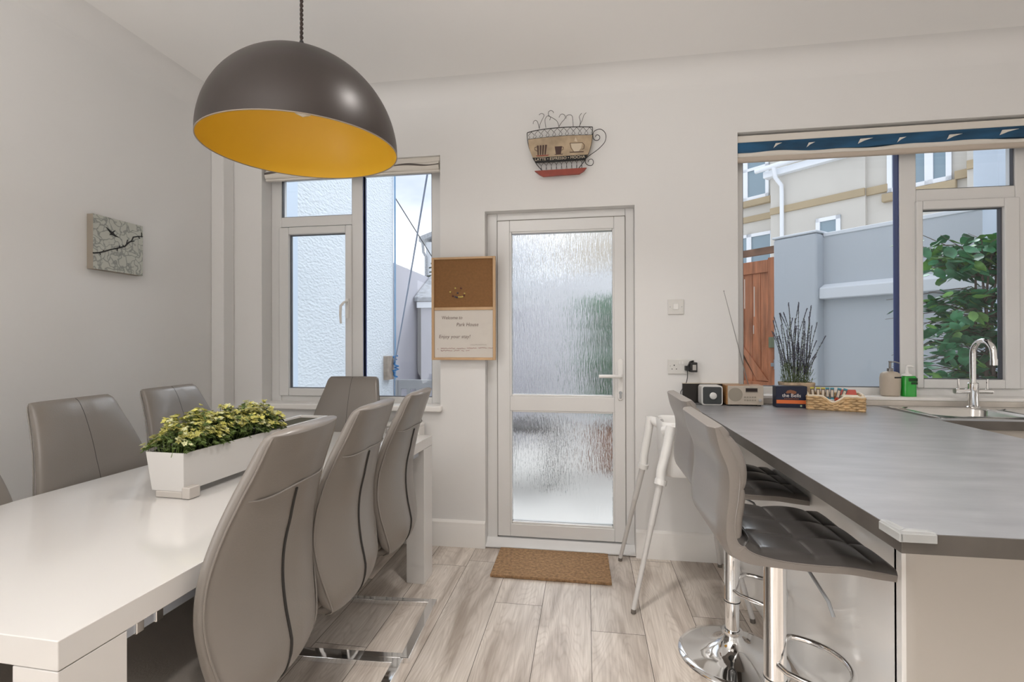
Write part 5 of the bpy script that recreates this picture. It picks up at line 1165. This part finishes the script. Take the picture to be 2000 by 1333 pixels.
# ================================================================== BAR STOOLS
# profile of the outer surface: x, z   (local: column axis at x=0)
def make_stool(dz=0.0, ringz=.34):
    root = thing('bar_stool', (0, 0, 0), 'bar stool', 'bar stool', 'grey leather bar stools at the breakfast bar')
    keys = [(-.222, 1.038), (-.210, .985), (-.190, .93), (-.188, .87), (-.195, .80), (-.192, .745), (-.172, .708), (-.130, .690), (-.06, .684), (.02, .680), (.10, .679), (.160, .672), (.204, .668)]
    th = [.046, .062, .064, .060, .058, .062, .074, .066, .056, .054, .054, .054, .052]
    pr = smooth_prof([(a, c, t) for (a, c), t in zip(keys, th)], 200); W2 = .200
    nins = []; rings = []; NI = 64
    m = len(pr)
    lens = [0]
    for i in range(1, m): lens.append(lens[-1]+math.hypot(pr[i][0]-pr[i-1][0], pr[i][1]-pr[i-1][1]))
    for i, (x, z, t) in enumerate(pr):
        j0, j1 = max(0, i-1), min(m-1, i+1); tg = Vector((pr[j1][0]-pr[j0][0], 0, pr[j1][1]-pr[j0][1])).normalized()
        nin = Vector((-tg.z, 0, tg.x))    # towards the sitter
        if nin.x < 0 and z > .75: nin = -nin
        if nin.z < 0 and z < .72: nin = -nin
        s_ = lens[i]; ring = []; nins.append(nin)
        endf = min(1, i/8, (m-1-i)/8)
        # inner (sitting) face with quilting
        for k in range(NI):
            u = -1+2*k/(NI-1); rc = (max(0, 1-((abs(u)-.90)/.10)**2))**.5 if abs(u) > .90 else 1
            q = abs(sin(pi*(u+1)/2*3))**.30 * abs(sin(pi*(s_-.03)/.128))**.30
            hq = .013*q*endf
            ring.append(Vector((x, 0, z))+nin*((t-.014)+.014*(rc-0)*endf*0+hq*rc+ (0.0 if rc == 1 else -.012*(1-rc)))+Vector((0, u*W2, 0)))
        # outer face back
        for k in range(12):
            u = 1-2*k/11; rc = (max(0, 1-((abs(u)-.93)/.07)**2))**.5 if abs(u) > .93 else 1
            ring.append(Vector((x, 0, z))+nin*(.010*(1-rc))+Vector((0, u*W2*1.0, 0)))
        rings.append(ring)
    # split into leather faces: seat inner in the darkened copy of the leather
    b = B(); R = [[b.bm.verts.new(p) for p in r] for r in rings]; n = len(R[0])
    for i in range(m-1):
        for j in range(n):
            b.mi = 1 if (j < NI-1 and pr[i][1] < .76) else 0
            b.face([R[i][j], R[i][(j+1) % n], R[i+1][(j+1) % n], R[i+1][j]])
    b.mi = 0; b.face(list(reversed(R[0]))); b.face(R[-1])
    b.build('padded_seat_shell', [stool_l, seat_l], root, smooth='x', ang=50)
    seat_obj = root.children[0]
    b = B()
    for sgn in (-1, 1):
        b = B(); b.tube([Vector((pr[i][0], sgn*W2, pr[i][1]))+nins[i]*(pr[i][2]-.027) for i in range(2, m-2, 3)], .0016, 5); b.build('edge_seam', stool_l, seat_obj, smooth='x')
    b = B(); b.lathe([(0, .6), (.085, .66), (.09, .684), (0, .684)], (0, 0, 0), 24); b.build('seat_mount', plastic_b, root, smooth='x')
    b = B(); b.lathe([(.0295, .665), (.0295, ringz-.04), (.0305, ringz-.042), (.0305, ringz-.05), (.0265, ringz-.052)], (0, 0, 0), 32, cap=False); b.lathe([(.0265, ringz-.02), (.0265, .04)], (0, 0, 0), 32, cap=False); b.build('gas_lift_column', chrome, root, smooth='x')
    b = B(); b.lathe([(.0272, ringz-.052), (.0312, ringz-.052), (.0312, ringz-.048), (.0272, ringz-.048)], (0, 0, 0), 32, cap=False); b.build('column_collar', plastic_b, root, smooth='x')
    b = B(); prof = [(.205, .0), (.207, .004), (.203, .010), (.18, .014), (.14, .022), (.10, .034), (.065, .050), (.045, .068), (.036, .085), (.033, .092), (.038, .094), (.038, .108), (.028, .110)]
    b.lathe(prof, (0, 0, 0), 64, cap=False); b.build('trumpet_base', chrome, root, smooth='x', ang=60)
    b = B(); pts = [(0.0, .030, ringz), (.012, .062, ringz)]+[(.06+.135*sin(t)*1.0, .125*cos(t)*1.0, ringz-.0) for t in [pi*(.06+.88*i/18) for i in range(19)]]+[(.012, -.062, ringz), (0, -.030, ringz)]
    b.tube(pts, .0085, 10); b.build('footrest_ring', chrome, root, smooth='x')
    b = B(); b.tube([(.02, -.03, .655), (.05, -.10, .648), (.07, -.16, .60), (.075, -.175, .57)], .0045, 8); b.build('height_lever', iron, root, smooth='x')
    return root
s1 = make_stool(0, .345); s1['label'] = 'quilted grey leather bar stool nearest the viewer at the breakfast bar'
s1.location = (.535, 1.50, 0)
s2 = make_stool(0, .275); s2['label'] = 'quilted grey leather bar stool farther along, in front of the white high chair'
s2.location = (.575, 2.06, 0)

# ------------------------------------------------------------------ high chair
hc = thing('high_chair', (.47, 2.59, 0), 'white plastic high chair with slim tapering legs beside the back door', 'high chair')
cx, cy = .475, 2.585
b = B(); rings = []
for z, hx, hy in ((.60, .06, .08), (.595, .085, .11), (.61, .095, .12), (.70, .10, .125), (.80, .105, .13), (.855, .11, .135), (.865, .105, .13), (.855, .096, .122), (.80, .09, .115), (.66, .08, .105), (.625, .06, .08)):
    rings.append(rrect(cx-hx, cx+hx, cy-hy, cy+hy, min(hx, hy)*.45, z, 6))
b.loft(rings); b.build('seat_tub', plastic_w, hc, smooth='x', ang=60)
for i, (fx_, fy_) in enumerate(((.213, 2.318), (.19, 2.862), (.735, 2.318), (.735, 2.862))):
    sx = -1 if fx_ < cx else 1; sy = -1 if fy_ < cy else 1
    tx0 = (.345 if sy > 0 else .405); mx0 = (.311 if sy > 0 else .357)
    top = Vector((tx0 if sx < 0 else 2*cx-tx0, cy+sy*.145, .852 if sx < 0 else .835)); mid = Vector((mx0 if sx < 0 else 2*cx-mx0, cy+sy*.155, .60)); foot = Vector((fx_, fy_, .012))
    b = B(); e_ = mid.lerp(foot, .03); b.tube([top, top.lerp(mid, .35), mid+Vector((0, 0, .04)), e_], [.024, .022, .023, .0235], 12, flat=1.0)
    b.tube([top-Vector((0, 0, .012)), Vector((cx+sx*.085, cy+sy*.10, top.z-.03))], [.018, .03], 10)
    b.tube([e_+(mid-foot).normalized()*.014, e_-(mid-foot).normalized()*.012], .0285, 14); b.build('leg_socket', plastic_w, hc, smooth='x')
    b = B(); j1, j2 = mid.lerp(foot, .36), mid.lerp(foot, .37); b.tube([e_, j1], [.0165, .0155], 12); b.tube([j1, j2, foot], [.0155, .0135, .0105], 12); lg = b.build('leg', hc_leg, hc, smooth='x')
    b = B(); b.tube([foot+(mid-foot)*.012, Vector((foot.x, foot.y, .0015))], [.0118, .0118], 12); b.build('leg_tip', hc_foot, lg, smooth='x')
b = B(); b.tube([(cx-.168, cy-.19, .62), (cx-.168, cy-.19, .66)], .006, 8); b.bm.free()

# the unused prototypes are all placed; keep depsgraph tidy
bpy.context.view_layer.update()
